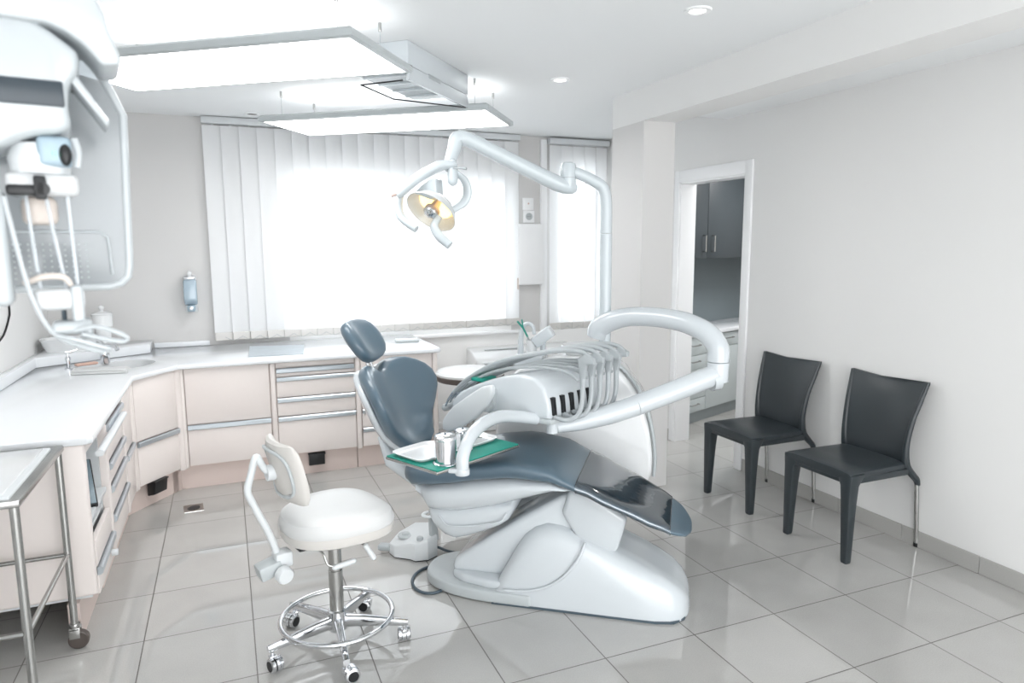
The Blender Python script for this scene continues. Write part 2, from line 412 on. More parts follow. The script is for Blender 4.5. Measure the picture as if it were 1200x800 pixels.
fronts(c3, .03, .519, [('flap_door', .418, .766, 0), ('drawer_front', .29, .383, .032), ('drawer_front', .158, .255, .032)])
# diagonal corner unit
A0, A1 = V((-.525, 4.255, 0)), V((-.312, 4.545, 0)); dang = math.atan2(A1.y-A0.y, A1.x-A0.x); dl = (A1-A0).length
c4 = thing('corner_cabinet', 'cream corner cabinet set at an angle under the sink', 'cabinet', A0, dang)
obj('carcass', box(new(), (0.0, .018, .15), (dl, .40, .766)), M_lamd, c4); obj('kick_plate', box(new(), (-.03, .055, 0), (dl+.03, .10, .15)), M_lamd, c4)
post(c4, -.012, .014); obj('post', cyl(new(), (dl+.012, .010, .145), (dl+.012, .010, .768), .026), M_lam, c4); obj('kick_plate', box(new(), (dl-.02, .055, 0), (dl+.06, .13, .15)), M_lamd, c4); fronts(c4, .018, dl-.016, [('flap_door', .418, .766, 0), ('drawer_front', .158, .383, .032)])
# left run; local x runs away from the camera, fronts face +X
LZ = -pi/2
def left(name, label, y, **k):   # local +x = -Y ... mirrored so local -y points to +X
    return thing(name, label, 'cabinet', (XFc, y, 0), pi/2, **k)
# rotation of +90 deg: local x -> +Y, local -y -> +X
c5 = left('cabinet', 'narrow cream cabinet between the drawer stack and the angled corner cabinet', 3.90)
carcass(c5, 0, .34, .55); post(c5, -.015, .022); post(c5, .315, .345); fronts(c5, .025, .31, [('flap_door', .44, .766, 0), ('drawer_front', .158, .405, .032)])
c6 = left('cabinet', 'cream cabinet of narrow drawers beside the open niche, on the left wall', 3.37)
carcass(c6, 0, .51, .55); post(c6, -.015, .02)
fronts(c6, .024, .51, [('drawer_front', .733, .766, 0), ('drawer_front', .675, .697, .033), ('drawer_front', .56, .64, .030), ('drawer_front', .455, .525, .031), ('drawer_front', .318, .42, .031), ('drawer_front', .158, .284, .031)])
c7 = left('cabinet', 'cream end cabinet with an open niche holding a keypad, behind the steel trolley', 2.93)
bm = new(); box(bm, (0, -.004, .17), (.035, .55, .768), .012, 3); obj('end_panel', bm, M_lam, c7)
bm = new(); box(bm, (.035, .53, .15), (.42, .55, .768)); box(bm, (.035, .02, .745), (.42, .55, .768)); box(bm, (.035, .02, .15), (.42, .55, .168)); box(bm, (.402, .02, .15), (.42, .55, .768)); obj('carcass', bm, M_whitem, c7)
obj('shelf', box(new(), (.036, .0, .455), (.401, .53, .475), .003), M_whitem, c7)
obj('shelf', box(new(), (.036, .02, .385), (.401, .53, .40), .003), M_whitem, c7)
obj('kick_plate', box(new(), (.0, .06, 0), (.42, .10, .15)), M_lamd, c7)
fronts(c7, .04, .415, [('drawer_front', .268, .375, 0), ('drawer_front', .155, .232, .034)])
obj('valance', box(new(), (.036, .0, .722), (.42, .02, .766), .004), M_lam, c7)
bm = new(); tube(bm, [(.10, -.036, .702), (.80, -.036, .702)], .016, 14, flat=.8); obj('pull_handle', bm, M_whitem, c7)
obj('door_stop', cyl(new(), (.33, -.010, .20), (.33, -.035, .20), .014, bev=.003), M_whitem, c7)
kp = thing('keypad', 'grey keypad leaning in the niche of the end cabinet', 'keypad', (-.595, 3.06, .478), R(14))
mk = Matrix.Rotation(R(-52), 4, 'X')
obj('case', box(new(), (-.075, -.01, 0), (.075, .012, .23), .004, mtx=mk), M_black, kp)
obj('face', box(new(), (-.070, -.014, .006), (.070, -.009, .224), .002, mtx=mk), M_screen, kp)
for i in range(3):
    for j in range(2): obj('key', box(new(), (-.045+j*.055, -.018, .05+i*.05), (-.01+j*.055, -.013, .072+i*.05), .002, mtx=mk), M_blue, kp)

# worktop with an oval basin
out = [(-1.098, 2.915), (-.515, 2.915), (-.495, 2.935), (-.500, 4.235), (-.297, 4.525), (1.325, 4.532), (1.345, 4.55), (1.345, 5.366), (-1.098, 5.366)]
bcx, bcy, brx, bry = -.60, 4.66, .155, .20; brot = R(-36)
hole = []
for k in range(32):
    a = 2*pi*k/32; dx, dy = brx*cos(a), bry*sin(a); hole.append((bcx+dx*cos(brot)-dy*sin(brot), bcy+dx*sin(brot)+dy*cos(brot)))
bm = new()
def plate(bm, outer, inner, z0, z1, rnd=.010):
    o = len(outer)
    # underside, side with rounded nose, top
    def off(pts, d):
        n = len(pts); res = []
        for i in range(n):
            a, b, c = V(pts[i-1]), V(pts[i]), V(pts[(i+1) % n])
            e1 = (b-a).normalized(); e2 = (c-b).normalized(); n1 = V((-e1.y, e1.x)); n2 = V((-e2.y, e2.x)); m = (n1+n2).normalized(); m = m/max(.3, m.dot(n1)); res.append(b+m*d)
        return res
    lv = [(rnd, z0), (rnd*.3, z0+rnd*.3), (0, z0+rnd), (0, z1-rnd), (rnd*.3, z1-rnd*.3), (rnd, z1)]
    rings = [[bm.verts.new((*q, z)) for q in off(outer, d)] for d, z in lv]
    for a, b in zip(rings, rings[1:]):
        for j in range(o): bm.faces.new((a[j], a[(j+1) % o], b[(j+1) % o], b[j]))
    hv = [[bm.verts.new((*q, z)) for q in inner] for z in (z0, z1)]
    n = len(inner)
    for j in range(n): bm.faces.new((hv[0][j], hv[1][j], hv[1][(j+1) % n], hv[0][(j+1) % n]))
    for ring, h in ((rings[-1], hv[1]), (rings[0], hv[0])):
        es = [bm.edges.get((ring[j], ring[(j+1) % o])) or bm.edges.new((ring[j], ring[(j+1) % o])) for j in range(o)]
        es += [bm.edges.get((h[j], h[(j+1) % n])) or bm.edges.new((h[j], h[(j+1) % n])) for j in range(n)]
        bmesh.ops.triangle_fill(bm, edges=es, use_beauty=True)
plate(bm, out, hole, .768, .80)
wt = thing('worktop', 'long white L-shaped worktop with an angled corner and built-in sink', 'worktop', (.2, 4.95, .768))
obj('top', bm, M_top, wt, world=True)
bm = new(); rings = []
for f, z in ((1.0, .798), (.97, .78), (.93, .74), (.82, .70), (.55, .675), (.12, .668)):
    rings.append([(bcx+(h[0]-bcx)*f, bcy+(h[1]-bcy)*f, z) for h in hole])
loft(bm, rings, cap=False); obj('sink_bowl', bm, M_whitem, wt, world=True)
obj('drain_cover', cyl(new(), (bcx, bcy, .668), (bcx, bcy, .674), .022), M_chrome, wt, world=True)
# raised corner ledge behind the sink
pts = [(-1.098, 2.92, .80), (-1.052, 2.92, .80), (-1.052, 4.74, .80), (-.49, 5.11, .80), (-.49, 5.366, .80), (-1.098, 5.366, .80)]
one('corner_ledge', prism(new(), pts, (0, 0, .06), .008), M_top, 'white raised ledge across the wall corner behind the sink', 'ledge', (-.85, 5.1, .80))
# up-stand along the window wall
one('upstand', box(new(), (-.485, YB-.02, .80), (-.13, YB, .835), .004), M_top, 'short white upstand strip on the worktop below the soap dispenser', 'upstand', (-.3, YB-.01, .80))

# mixer tap by the sink
t = thing('sink_tap', 'chrome mixer tap rising behind the corner sink', 'tap', (-.705, 4.775, .80), R(-50))
obj('body', cyl(new(), (0, 0, 0), (0, 0, .10), .026, bev=.003), M_chrome, t)
bm = new(); tube(bm, [(0, 0, .08), (.05, -.0, .12), (.11, -.0, .11), (.13, 0, .09)], [.016, .014, .012, .012], 12, 4); obj('spout', bm, M_chrome, t)
bm = new(); tube(bm, [(0, 0, .10), (-.02, 0, .125), (-.06, 0, .14)], [.014, .010, .007], 10, 4); obj('lever', bm, M_chrome, t)
t = thing('soap_pump', 'small chrome pump tap standing on the worktop left of the sink', 'tap', (-.868, 4.62, .80), R(20))
bm = new(); lathe(bm, [(.020, 0), (.020, .006), (.011, .010), (.011, .05), (.015, .055), (.015, .07), (.005, .078), (.004, .10)]); obj('body', bm, M_chrome, t)
bm = new(); tube(bm, [(-.01, 0, .10), (.02, 0, .103), (.05, 0, .112)], [.006, .005, .003], 8, 4); obj('spout', bm, M_chrome, t)
t = thing('nail_brush', 'wooden nail brush with white bristles beside the folded towel', 'brush', (-.775, 4.60, .80), R(30))
obj('bristles', box(new(), (-.055, -.02, 0), (.055, .02, .022), .003), M_whitem, t); obj('back', box(new(), (-.058, -.022, .022), (.058, .022, .036), .006), M_wood, t)
# folded towel
bm = new()
pts = [(-.82, 4.385, .801), (-.535, 4.335, .801), (-.545, 4.50, .801), (-.83, 4.55, .801)]
prism(bm, pts, (0, 0, .012), .005); prism(bm, [(-.815, 4.39, .813), (-.54, 4.342, .813), (-.548, 4.45, .813), (-.825, 4.50, .813)], (0, 0, .012), .005)
one('towel', bm, M_seatw, 'white folded towel lying at the front edge of the corner sink', 'towel', (-.68, 4.44, .80))
# bin-like dish on the ledge
bm = new(); rings = []
dc = V((-.925, 5.03, .86))
for f, z in ((.82, 0), (1, .075), (1.02, .078), (.95, .076), (.80, .012)):
    rings.append([(dc.x+x, dc.y+y, dc.z+z) for x, y in [(q[0]*cos(.12)-q[1]*sin(.12), q[0]*sin(.12)+q[1]*cos(.12)) for q in superring(0, 0, .155*f, .10*f, 28, 5)]])
loft(bm, rings); one('dish', bm, M_jar, 'white rectangular dish with sloping sides on the corner ledge', 'dish', dc)
# lidded jar
t = thing('lidded_jar', 'white lidded jar with knob standing in the corner on the ledge', 'jar', (-.76, 5.17, .86))
bm = new(); lathe(bm, [(.044, 0), (.046, .01), (.046, .12), (.060, .125), (.0605, .195), (.058, .20)]); obj('body', bm, M_jar, t)
bm = new(); lathe(bm, [(.062, .20), (.064, .206), (.058, .214), (.03, .222), (.012, .226), (.010, .232), (.017, .242), (.017, .252), (.008, .262), (.001, .264)]); obj('lid', bm, M_jar, t)
# wall soap dispenser
t = thing('soap_dispenser', 'blue-grey wall soap dispenser mounted left of the window', 'dispenser', (-.232, YB, 1.03))
obj('back_plate', box(new(), (-.04, -.014, .01), (.04, 0, .27), .006), M_whitem, t)
bm = new(); prism(bm, [(-.042, -.014, .245), (-.042, -.095, .24), (-.042, -.100, .10), (-.042, -.06, .065), (-.042, -.014, .065)], (.084, 0, 0), .012, 3); obj('tank', bm, mat('blue_grey_smoke', s(168, 186, 198), .15, coat=.5, var=.05, bscale=20), t)
bm = new(); box(bm, (-.038, -.092, .24), (.038, -.004, .268), .010, 3); obj('cap', bm, M_chrome, t)
bm = new(); ellipsoid(bm, (0, -.05, .282), (.016, .016, .020)); obj('knob', bm, M_jar, t)
bm = new(); box(bm, (-.026, -.085, .02), (.026, -.01, .065), .010, 3); obj('nozzle', bm, M_blue, t)
obj('button', cyl(new(), (0, -.084, .045), (0, -.096, .045), .014, bev=.003), M_chrome, t)
# papers and small tray on the worktop
one('brochure', prism(new(), [(.105, 4.66, .8005), (.44, 4.63, .8005), (.49, 5.06, .8005), (.13, 5.14, .8005)], (0, 0, .004)), M_paper, 'glossy grey printed brochure lying open on the window worktop', 'brochure', (.29, 4.87, .80))
t = thing('small_tray', 'small flat white tray on the worktop end behind the headrest', 'tray', (1.20, 4.93, .80), R(-8))
obj('dish', box(new(), (-.085, -.05, 0), (.085, .05, .016), .006), M_greypl, t); obj('lid', box(new(), (-.08, -.045, .015), (.08, .045, .021), .003), M_whitem, t)

# kick-plate socket boxes
for lab, loc, rz in (('black socket box on the cabinet plinth below the stack of drawers', (.49, YFc+.05, .055), 0), ('black socket box on the plinth under the angled corner cabinet', tuple((A0+(A1-A0)*.45+V((.04*-sin(dang), .04*cos(dang), .065)))), dang)):
    t = thing('socket_box', lab, 'socket', loc, rz, 'black socket boxes on the plinth')
    bm = new(); prism(bm, [(-.05, 0, 0), (-.05, -.05, .012), (-.05, -.06, .085), (-.05, 0, .085)], (.10, 0, 0), .004); obj('housing', bm, M_black, t)
    obj('cap', box(new(), (-.055, -.064, .083), (.055, .0, .092), .003), M_black, t)
# floor drain
t = thing('floor_drain', 'small square steel drain set in the floor tiles near the corner cabinet', 'drain', (-.247, 4.243, 0), R(4))
bm = new(); box(bm, (-.052, -.062, -.002), (.052, .062, .003), .002, 1, Matrix.Rotation(R(0), 4, 'Z')); obj('frame', bm, M_steel, t)
obj('grate', cyl(new(), (0, 0, .001), (0, 0, .0045), .034), M_black, t)

# ------------------------------------------------------------------ blinds
def blind(label, x0, x1, n, z0, z1, y, group=None):
    t = thing('vertical_blind', label, 'blind', ((x0+x1)/2, y, z0))
    X0, X1 = x0-(x0+x1)/2, x1-(x0+x1)/2; H = z1-z0
    obj('head_rail', box(new(), (X0-.01, -.03, H), (X1+.01, .03, H+.045), .004), M_whitem, t)
    pitch = (X1-X0)/n; w = pitch*1.13; first = None
    bm = new(); rings = []
    for zz in (.058, H*.33, H*.66, H-.012):
        f = [(-w/2+w*q/8, -.006*(1-(2*q/8-1)**2)) for q in range(9)]
        rings.append([bm.verts.new((a, b, zz)) for a, b in f])
    for a, b in zip(rings, rings[1:]):
        for j in range(8): bm.faces.new((a[j], a[j+1], b[j+1], b[j]))
    sl = obj('slat', bm, M_blind, t)
    bm = new(); box(bm, (-w/2, -.009, 0), (w/2, .003, .058), .003, 1); pk = obj('bottom_weight', bm, M_weight, sl)
    bm = new(); cyl(bm, (0, 0, H-.014), (0, 0, H+.004), .006, seg=8); hk = obj('hanger', bm, M_whitem, sl)
    for k in range(n):
        o = sl if k == 0 else copy_tree(sl, t)
        o.location = (X0+pitch*(k+.5), 0, 0); o.rotation_euler = (0, 0, R(11+random.uniform(-1.5, 1.5)))
    bm = new()
    for k in range(n-1):
        xa = X0+pitch*(k+.5)
        tube(bm, [(xa+pitch*q/6, -.020, .028-.026*sin(pi*q/6)) for q in range(7)], .0014, 5)
    obj('bead_chain', bm, M_grey2, t)
    return t
blind('wide white vertical blind glowing over the main window', -.085, 2.262, 20, .832, 2.335, YB-.045)
blind('narrow white vertical blind on the small window beside the pier', 2.545, 3.09, 5, .775, 2.325, YB-.045)

# fittings on the wall between the windows
t = thing('wall_box', 'tall flat white box on the grey wall strip between the blinds', 'wall box', (2.372, YB, 1.164))
obj('case', box(new(), (-.112, -.05, 0), (.112, 0, .509), .008), M_trim, t); obj('cover', box(new(), (-.108, -.058, .006), (.108, -.048, .503), .006), M_trim, t)
obj('latch', box(new(), (-.122, -.045, -.035), (-.108, -.01, .06), .003), mat('beige_latch', s(205, 192, 184), .5), t)
t = thing('switch_plate', 'square white switch plate above the wall socket', 'switch', (2.365, YB, 1.785))
obj('plate', box(new(), (-.05, -.010, 0), (.05, 0, .10), .003), M_trim, t); obj('rocker', box(new(), (-.034, -.016, .016), (.034, -.008, .084), .003), M_trim, t); obj('light', box(new(), (-.006, -.018, .046), (.006, -.014, .058), .002), M_wood, t)
t = thing('wall_socket', 'round-recess white socket just above the tall white wall box', 'socket', (2.372, YB, 1.682))
obj('plate', box(new(), (-.05, -.010, 0), (.05, 0, .10), .003), M_trim, t)
bm = new(); lathe(bm, [(.030, 0), (.030, .004), (.025, .004), (.024, .001), (.001, .001)], (0, -.010, .05), axis=(0, -1, 0), seg=24); obj('recess', bm, M_greypl, t)
for xx in (-.009, .009): obj('hole', cyl(new(), (xx, -.004, .05), (xx, -.0125, .05), .0035, seg=10), M_brown, t)

# ------------------------------------------------------------------ air conditioner by the window wall
t = thing('air_conditioner', 'white floor-standing air conditioner with a slotted grille under the windows', 'air conditioner', (2.27, 5.24, 0))
bm = new(); prism(bm, [(-.47, .12, .0), (-.47, .12, .665), (-.47, -.04, .64), (-.47, -.125, .595), (-.47, -.125, 0)], (.92, 0, 0), .015, 3); obj('body', bm, M_jar, t)
bm = new(); box(bm, (-.42, -.135, .09), (.43, -.12, .575), .012, 3); obj('front_panel', bm, M_jar, t)
bm = new(); box(bm, (-.40, -.139, .495), (.41, -.133, .56), .002); obj('grille', bm, M_brown, t)
for k in range(4): obj('louvre', box(new(), (-.41, -.146, .49+k*.022), (.42, -.137, .503+k*.022), .003, mtx=None), M_white, t)
bm = new(); tube(bm, [(-.33, -.137, .19), (-.33, -.137, .11), (-.12, -.137, .11)], .003, 6); obj('seam', bm, M_grey2, t)
bm = new(); box(bm, (-.35, -.02, .648), (-.02, .03, .652)); obj('top_seam', bm, M_greypl, t)

# ------------------------------------------------------------------ ceiling: hung light panels, spots, ceiling air unit
TH = R(-36.5); DV = V((cos(TH), sin(TH), 0)); NV = V((-sin(TH), cos(TH), 0)); V0 = 2.83
def w(u, v, z): return DV*u+NV*(v+V0)+V((0, 0, z))
def light_panel(label, uc, vc, z, L, Wd):
    t = thing('hanging_light_panel', label, 'ceiling light', w(uc, vc, z), TH, 'hanging light panels')
    hl, hw = L/2, Wd/2
    bm = new()
    lv = [(0.012, .0), (0, .004), (0, .026), (.012, .036), (.06, .040)]
    rings = [[(x*(hl-d), y*(hw-d), zz) for x, y in ((-1, -1), (1, -1), (1, 1), (-1, 1))] for d, zz in lv]
    inner = [[(x*(hl-.022), y*(hw-.022), zz) for x, y in ((-1, -1), (1, -1), (1, 1), (-1, 1))] for zz in (.006, .0)]
    loft(bm, inner[:1]+inner[1:]+rings, cap=True); obj('frame', bm, M_greypl, t)
    obj('uplight', box(new(), (-(hl-.09), -(hw-.09), .0395), (hl-.09, hw-.09, .0425)), M_up, t)
    obj('diffuser', box(new(), (-(hl-.020), -(hw-.020), .001), (hl-.020, hw-.020, .005)), M_panel, t)
    for sx in (-1, 1):
        for sy in (-1, 1):
            x, y = sx*(hl-.10), sy*(hw-.09)
            bm = new(); cyl(bm, (x, y, .04), (x, y, ZC-z), .0012, seg=6)
            c = obj('cable', bm, M_grey2, t)
            obj('ceiling_fixing', cyl(new(), (x, y, ZC-z-.035), (x, y, ZC-z), .007, seg=12, bev=.001), M_steel, c)
    return t
light_panel('large glowing hanging light panel, the nearer one beside the x-ray machine', -1.80, -.30, 2.205, 1.36, .54)
light_panel('glowing hanging light panel, the farther one in front of the window', -1.715, 1.065, 2.205, 1.37, .55)
def spot(x, y, label, lit=True):
    t = thing('ceiling_spotlight', label, 'spotlight', (x, y, ZC), 0, 'recessed ceiling spotlights')
    bm = new(); lathe(bm, [(.030, -.002), (.034, -.006), (.050, -.006), (.054, -.002), (.054, 0)]); obj('ring', bm, M_trim, t)
    obj('lens', cyl(new(), (0, 0, -.004), (0, 0, -.001), .031), M_down if lit else M_brown, t)
spot(1.73, 2.31, 'round recessed ceiling spotlight nearest the beam')
spot(1.74, 3.51, 'round recessed ceiling spotlight beyond the nearest one, towards the pier')
spot(.23, 5.13, 'round recessed ceiling spotlight just in front of the main window blind', False)
ca = math.atan2(.511, .452)
t = thing('ceiling_air_unit', 'white box-shaped unit fixed to the ceiling between the two hanging light panels, cover open', 'ceiling unit', (.792, 3.084, ZC), ca)
# local x runs along the long side, +y to the left
obj('body', box(new(), (0, 0, -.105), (.68, .32, 0), .006), M_white, t)
bm = new(); prism(bm, [(0.02, .0, -.105), (.66, .0, -.105), (.675, 0, -.130), (.69, 0, -.168), (-.0, 0, -.168)], (0, .016, 0), .003); obj('flap', bm, M_white, t)
bm = new(); box(bm, (.20, -.003, -.118), (.33, .004, -.100), .002); obj('slot', bm, M_grey2, t)
obj('catch', box(new(), (-.012, -.004, -.115), (.03, .006, -.103), .002), M_black, t)
bm = new(); box(bm, (.03, .02, -.109), (.65, .30, -.104)); obj('filter', bm, M_greypl, t)
for k in range(4): obj('filter_rib', box(new(), (.12+k*.14, .02, -.118), (.13+k*.14, .30, -.108)), M_white, t)
bm = new(); tube(bm, [(0, .03, -.168), (.0, .24, -.172), (.26, .22, -.185), (.66, .01, -.168)], .0035, 6); obj('cover_frame', bm, M_black, t)
bm = new(); vs = [bm.verts.new(q) for q in [(0, .03, -.168), (.0, .24, -.172), (.26, .22, -.185), (.66, .01, -.168)]]; bm.faces.new(vs); obj('clear_cover', bm, M_pane, t)

# ------------------------------------------------------------------ visitor chairs
def chair_parts(t):
    # local: origin on the floor under the seat, front towards -x
    fx, bx_, hw = -.245, .245, .200
    bm = new(); rings = []
    for x, h in ((-.252, .006), (-.250, .020), (-.235, .028), (-.10, .030), (.05, .030), (.12, .028), (.135, .012)):
        ww = hw+.004 if x < -.1 else hw-.008*(x+.1)/.2
        if x in (-.252, .135): ww -= .012
        dip = -.010 if -.2 < x < .1 else 0
        ring = []
        for k in range(24):
            a = 2*pi*k/24; ca, sa = cos(a), sin(a); yy = ww*abs(ca)**.5*(1 if ca >= 0 else -1)
            zz = .425+h*abs(sa)**.6*(1 if sa >= 0 else -1)
            if sa > 0: zz += dip*(1-(yy/ww)**2)
            ring.append((x, yy, zz))
        rings.append(ring)
    loft(bm, rings); obj('seat', bm, M_anth, t)
    # backrest: concave sheet with a thick rim, narrow at the seat and flaring upwards
    prof = [(.415, .145, .172), (.44, .140, .174), (.50, .133, .178), (.58, .140, .184), (.66, .155, .192), (.74, .178, .203), (.80, .197, .212), (.838, .210, .218)]
    bm = new(); rings = []
    for z, x, hb in prof:
        f = []; b = []
        for k in range(13):
            q = k/12*2-1; cx = x+.030*(1-q*q)*min(1, (z-.40)/.15)*1.0
            zz = z-(.020*(1-q*q) if z > .83 else 0)
            f.append((cx-.007, q*hb, zz)); b.append((cx+.007, q*hb, zz))
        rings.append(f+b[::-1])
    loft(bm, rings); obj('backrest', bm, M_anth, t)
    for sy in (-1, 1):
        bm = new()
        pts = [(.205, sy*.216, .836), (.176, sy*.203, .74), (.152, sy*.192, .66), (.136, sy*.184, .57), (.132, sy*.180, .50), (.142, sy*.180, .43), (.175, sy*.184, .385), (.210, sy*.187, .35), (.222, sy*.188, .32)]
        tube(bm, pts, [.009, .012, .013, .014, .016, .019, .018, .016, .013], 10, 4); obj('side_frame', bm, M_anth, t)
        bm = new(); tube(bm, [(.216, sy*.188, .335), (.243, sy*.190, .012)], .0105, 12); lg = obj('leg', bm, M_steel, t)
        lg['label'] = 'steel rear leg'
        bm = new(); tube(bm, [(.2425, sy*.190, .020), (.244, sy*.190, .0)], .013, 12); obj('foot', bm, M_black, lg)
        # front leg: tapering, square, flowing into the seat corner
        bm = new(); rings = []
        for z, sz, dx in ((.0, .016, 0.008), (.01, .018, .008), (.15, .022, .004), (.30, .027, 0), (.375, .031, 0), (.405, .040, .006), (.432, .046, .012)):
            cx, cy = -.222+dx*.4, sy*(hw-.022)
            cx += (sz-.027)*.6; cy -= sy*(sz-.027)*.6
            rings.append([(cx+a, cy+b, z) for a, b in superring(0, 0, sz, sz, 16, 6)])
        loft(bm, rings); obj('leg', bm, M_anth, t)
    bm = new()
    for sy in (-1, 1): box(bm, (-.20, sy*(hw-.010)-.008, .385), (.14, sy*(hw-.010)+.008, .415), .004)
    box(bm, (-.246, -hw+.02, .385), (-.228, hw-.02, .415), .004); obj('apron', bm, M_anth, t)
ch = thing('visitor_chair', 'dark grey plastic chair against the wall, the one nearer the camera', 'chair', (2.862, 2.447, 0), 0, 'dark visitor chairs')
chair_parts(ch)
ch2 = copy_tree(ch); ch2.location = (2.862, 3.10, 0); ch2['label'] = 'dark grey plastic chair against the wall, the one nearer the doorway'

# ------------------------------------------------------------------ rolling stool
def caster(parent, p, ang, r=.026):
    """twin-wheel caster below point p; ang = trailing direction"""
    d = V((cos(ang), sin(ang), 0)); sd = V((-sin(ang), cos(ang), 0)); c = V((p[0], p[1], r))+d*.018
    bm = new(); cyl(bm, (p[0], p[1], r*1.7), (p[0], p[1], p[2]), .007, seg=12)
    tube(bm, [c-sd*.005, c+sd*.005], r*1.05, 20); box(bm, (-.012, -.012, r*1.5), (.012, .012, r*2.1), .004, mtx=Matrix.Translation((p[0], p[1], 0)))
    o = obj('caster', bm, M_chrome, parent)
    for k in (-1, 1):
        bm = new(); tube(bm, [c+sd*k*.007, c+sd*k*.009, c+sd*k*.020, c+sd*k*.022], [r*.9, r, r, r*.85], 24); wl = obj('wheel', bm, M_chrome, o)
        bm = new(); tube(bm, [c+sd*k*.021, c+sd*k*.0235], r*.72, 20); obj('hub', bm, M_black, wl)
st = thing('rolling_stool', 'white dental stool with chrome footring and curved backrest on casters', 'stool', (.317, 2.515, 0), R(15))
bm = new(); lathe(bm, [(.030, .06), (.034, .065), (.034, .14), (.028, .145)], seg=28); obj('hub', bm, M_chrome, st)
bm = new(); lathe(bm, [(.026, .14), (.026, .30), (.024, .302), (.024, .455)], seg=28); obj('gas_column', bm, M_steel, st)
angs = [R(a-15) for a in (-20, 52, 124, 196, 268)]
for a in angs:
    d = V((cos(a), sin(a), 0)); sd = V((-sin(a), cos(a), 0)); bm = new(); rings = []
    for q, zc, hh, hw2 in ((.02, .098, .024, .016), (.10, .094, .021, .014), (.24, .083, .013, .012), (.265, .082, .011, .011)):
        rings.append([d*q+sd*a2+V((0, 0, zc+b2)) for a2, b2 in superring(0, 0, hw2, hh, 16, 4)])
    loft(bm, rings); lg = obj('leg', bm, M_chrome, st)
    p = d*.25; caster(lg, (p.x, p.y, .08), a+R(100))
bm = new(); tube(bm, [(.205*cos(2*pi*k/64), .205*sin(2*pi*k/64), .117) for k in range(64)], .0095, 12, closed=True); obj('foot_ring', bm, M_chrome, st)
# seat: rounded saddle, flat front
def stool_seat(z0, z1, k, top):
    out = []
    n = 48
    for i in range(n):
        a = 2*pi*i/n; ca, sa = cos(a), sin(a)
        x = .205*abs(ca)**.75*(1 if ca >= 0 else -1); y = .185*abs(sa)**.78*(1 if sa >= 0 else -1)
        y *= 1+.13*ca
        if x > 0: x *= .93
        out.append((x*k+.022, y*k))
    return out
bm = new(); rings = []
for k, z in ((.70, .448), (.90, .450), (.97, .458), (1.0, .478), (1.0, .492)):
    rings.append([(x-.005, y, z) for x, y in stool_seat(0, 0, k, 0)])
loft(bm, rings); obj('seat_side', bm, M_seatb, st)
bm = new(); rings = []
for k, z in ((.99, .490), (1.005, .500), (1.0, .520), (.96, .538), (.86, .550), (.6, .556), (.3, .552), (.05, .550)):
    rings.append([(x-.005, y, z+(.008*(abs(y)/.18)**2 if z > .53 else 0)-(.012*max(0, x/.2) if z > .5 else 0)) for x, y in stool_seat(0, 0, k, 0)])
loft(bm, rings); obj('seat_cushion', bm, M_seatw, st)
bm = new(); box(bm, (-.15, -.05, .425), (.08, .05, .450), .006); obj('seat_plate', bm, M_black, st)
bm = new(); box(bm, (-.20, -.035, .395), (-.12, .035, .445), .008, mtx=Matrix.Rotation(R(-12), 4, 'Y')); obj('bracket', bm, M_greypl, st)
bm = new(); box(bm, (-.225, -.03, .375), (-.165, .03, .43), .008); obj('tilt_block', bm, M_whitem, st)
bm = new(); lathe(bm, [(.0, 0), (.022, .0), (.030, .006), (.030, .03), (.026, .036), (.0, .036)], (-.21, -.035, .365), axis=(0.1, -1, -.1)); obj('knob', bm, M_whitem, st)
bm = new(); tube(bm, [(-.205, 0, .40), (-.235, 0, .50), (-.285, 0, .625), (-.300, 0, .675), (-.285, 0, .73), (-.272, 0, .775), (-.262, 0, .785), (-.25, 0, .76), (-.235, 0, .735), (-.215, 0, .725)], .0125, 12, 5); obj('back_arm', bm, M_whitem, st)
# backrest pad: curved about the sitter
bm = new(); rings = []
for zz, hh in [(-.105, .05), (-.098, .55), (-.075, .86), (-.04, 1), (0, 1), (.04, .97), (.075, .86), (.098, .55), (.105, .05)]:
    ring = []
    for k in range(36):
        a = 2*pi*k/36; q = abs(cos(a))**.8*(1 if cos(a) >= 0 else -1)*.128*(.72+.28*hh)
        th = .026*abs(sin(a))**.7*(1 if sin(a) >= 0 else -1)*max(hh, .08)
        xx = -.185+2.3*q*q+th-.22*zz
        ring.append((xx, q, .722+zz*1.08))
    rings.append(ring)
loft(bm, rings); obj('backrest_pad', bm, M_seatb, st)
bm = new()
pts = []
for k in range(40):
    a = 2*pi*k/40; q = .106*abs(cos(a))**.6*(1 if cos(a) >= 0 else -1); zz = .085*abs(sin(a))**.6*(1 if sin(a) >= 0 else -1)
    pts.append((-.185+2.3*q*q-.025-.22*zz, q, .722+zz))
tube(bm, pts, .006, 8, closed=True); obj('piping', bm, M_greypl, st)
bm = new(); cyl(bm, (-.235, 0, .722), (-.205, 0, .722), .028, bev=.004); obj('back_mount', bm, M_whitem, st)
for pts, g0, g1 in (([(-.10, -.06, .435), (-.085, -.10, .425), (-.075, -.115, .385), (-.05, -.125, .372)], (-.052, -.125, .371), (.015, -.135, .380)), ([(.05, -.06, .435), (.06, -.12, .425), (.065, -.135, .42)], (.064, -.133, .422), (.085, -.150, .378))):
    bm = new(); tube(bm, pts, .004, 8, 4); lv = obj('lever', bm, M_steel, st)
    bm = new(); tube(bm, [g0, g1], .010, 12, round_end=True); obj('grip', bm, M_whitem, lv)

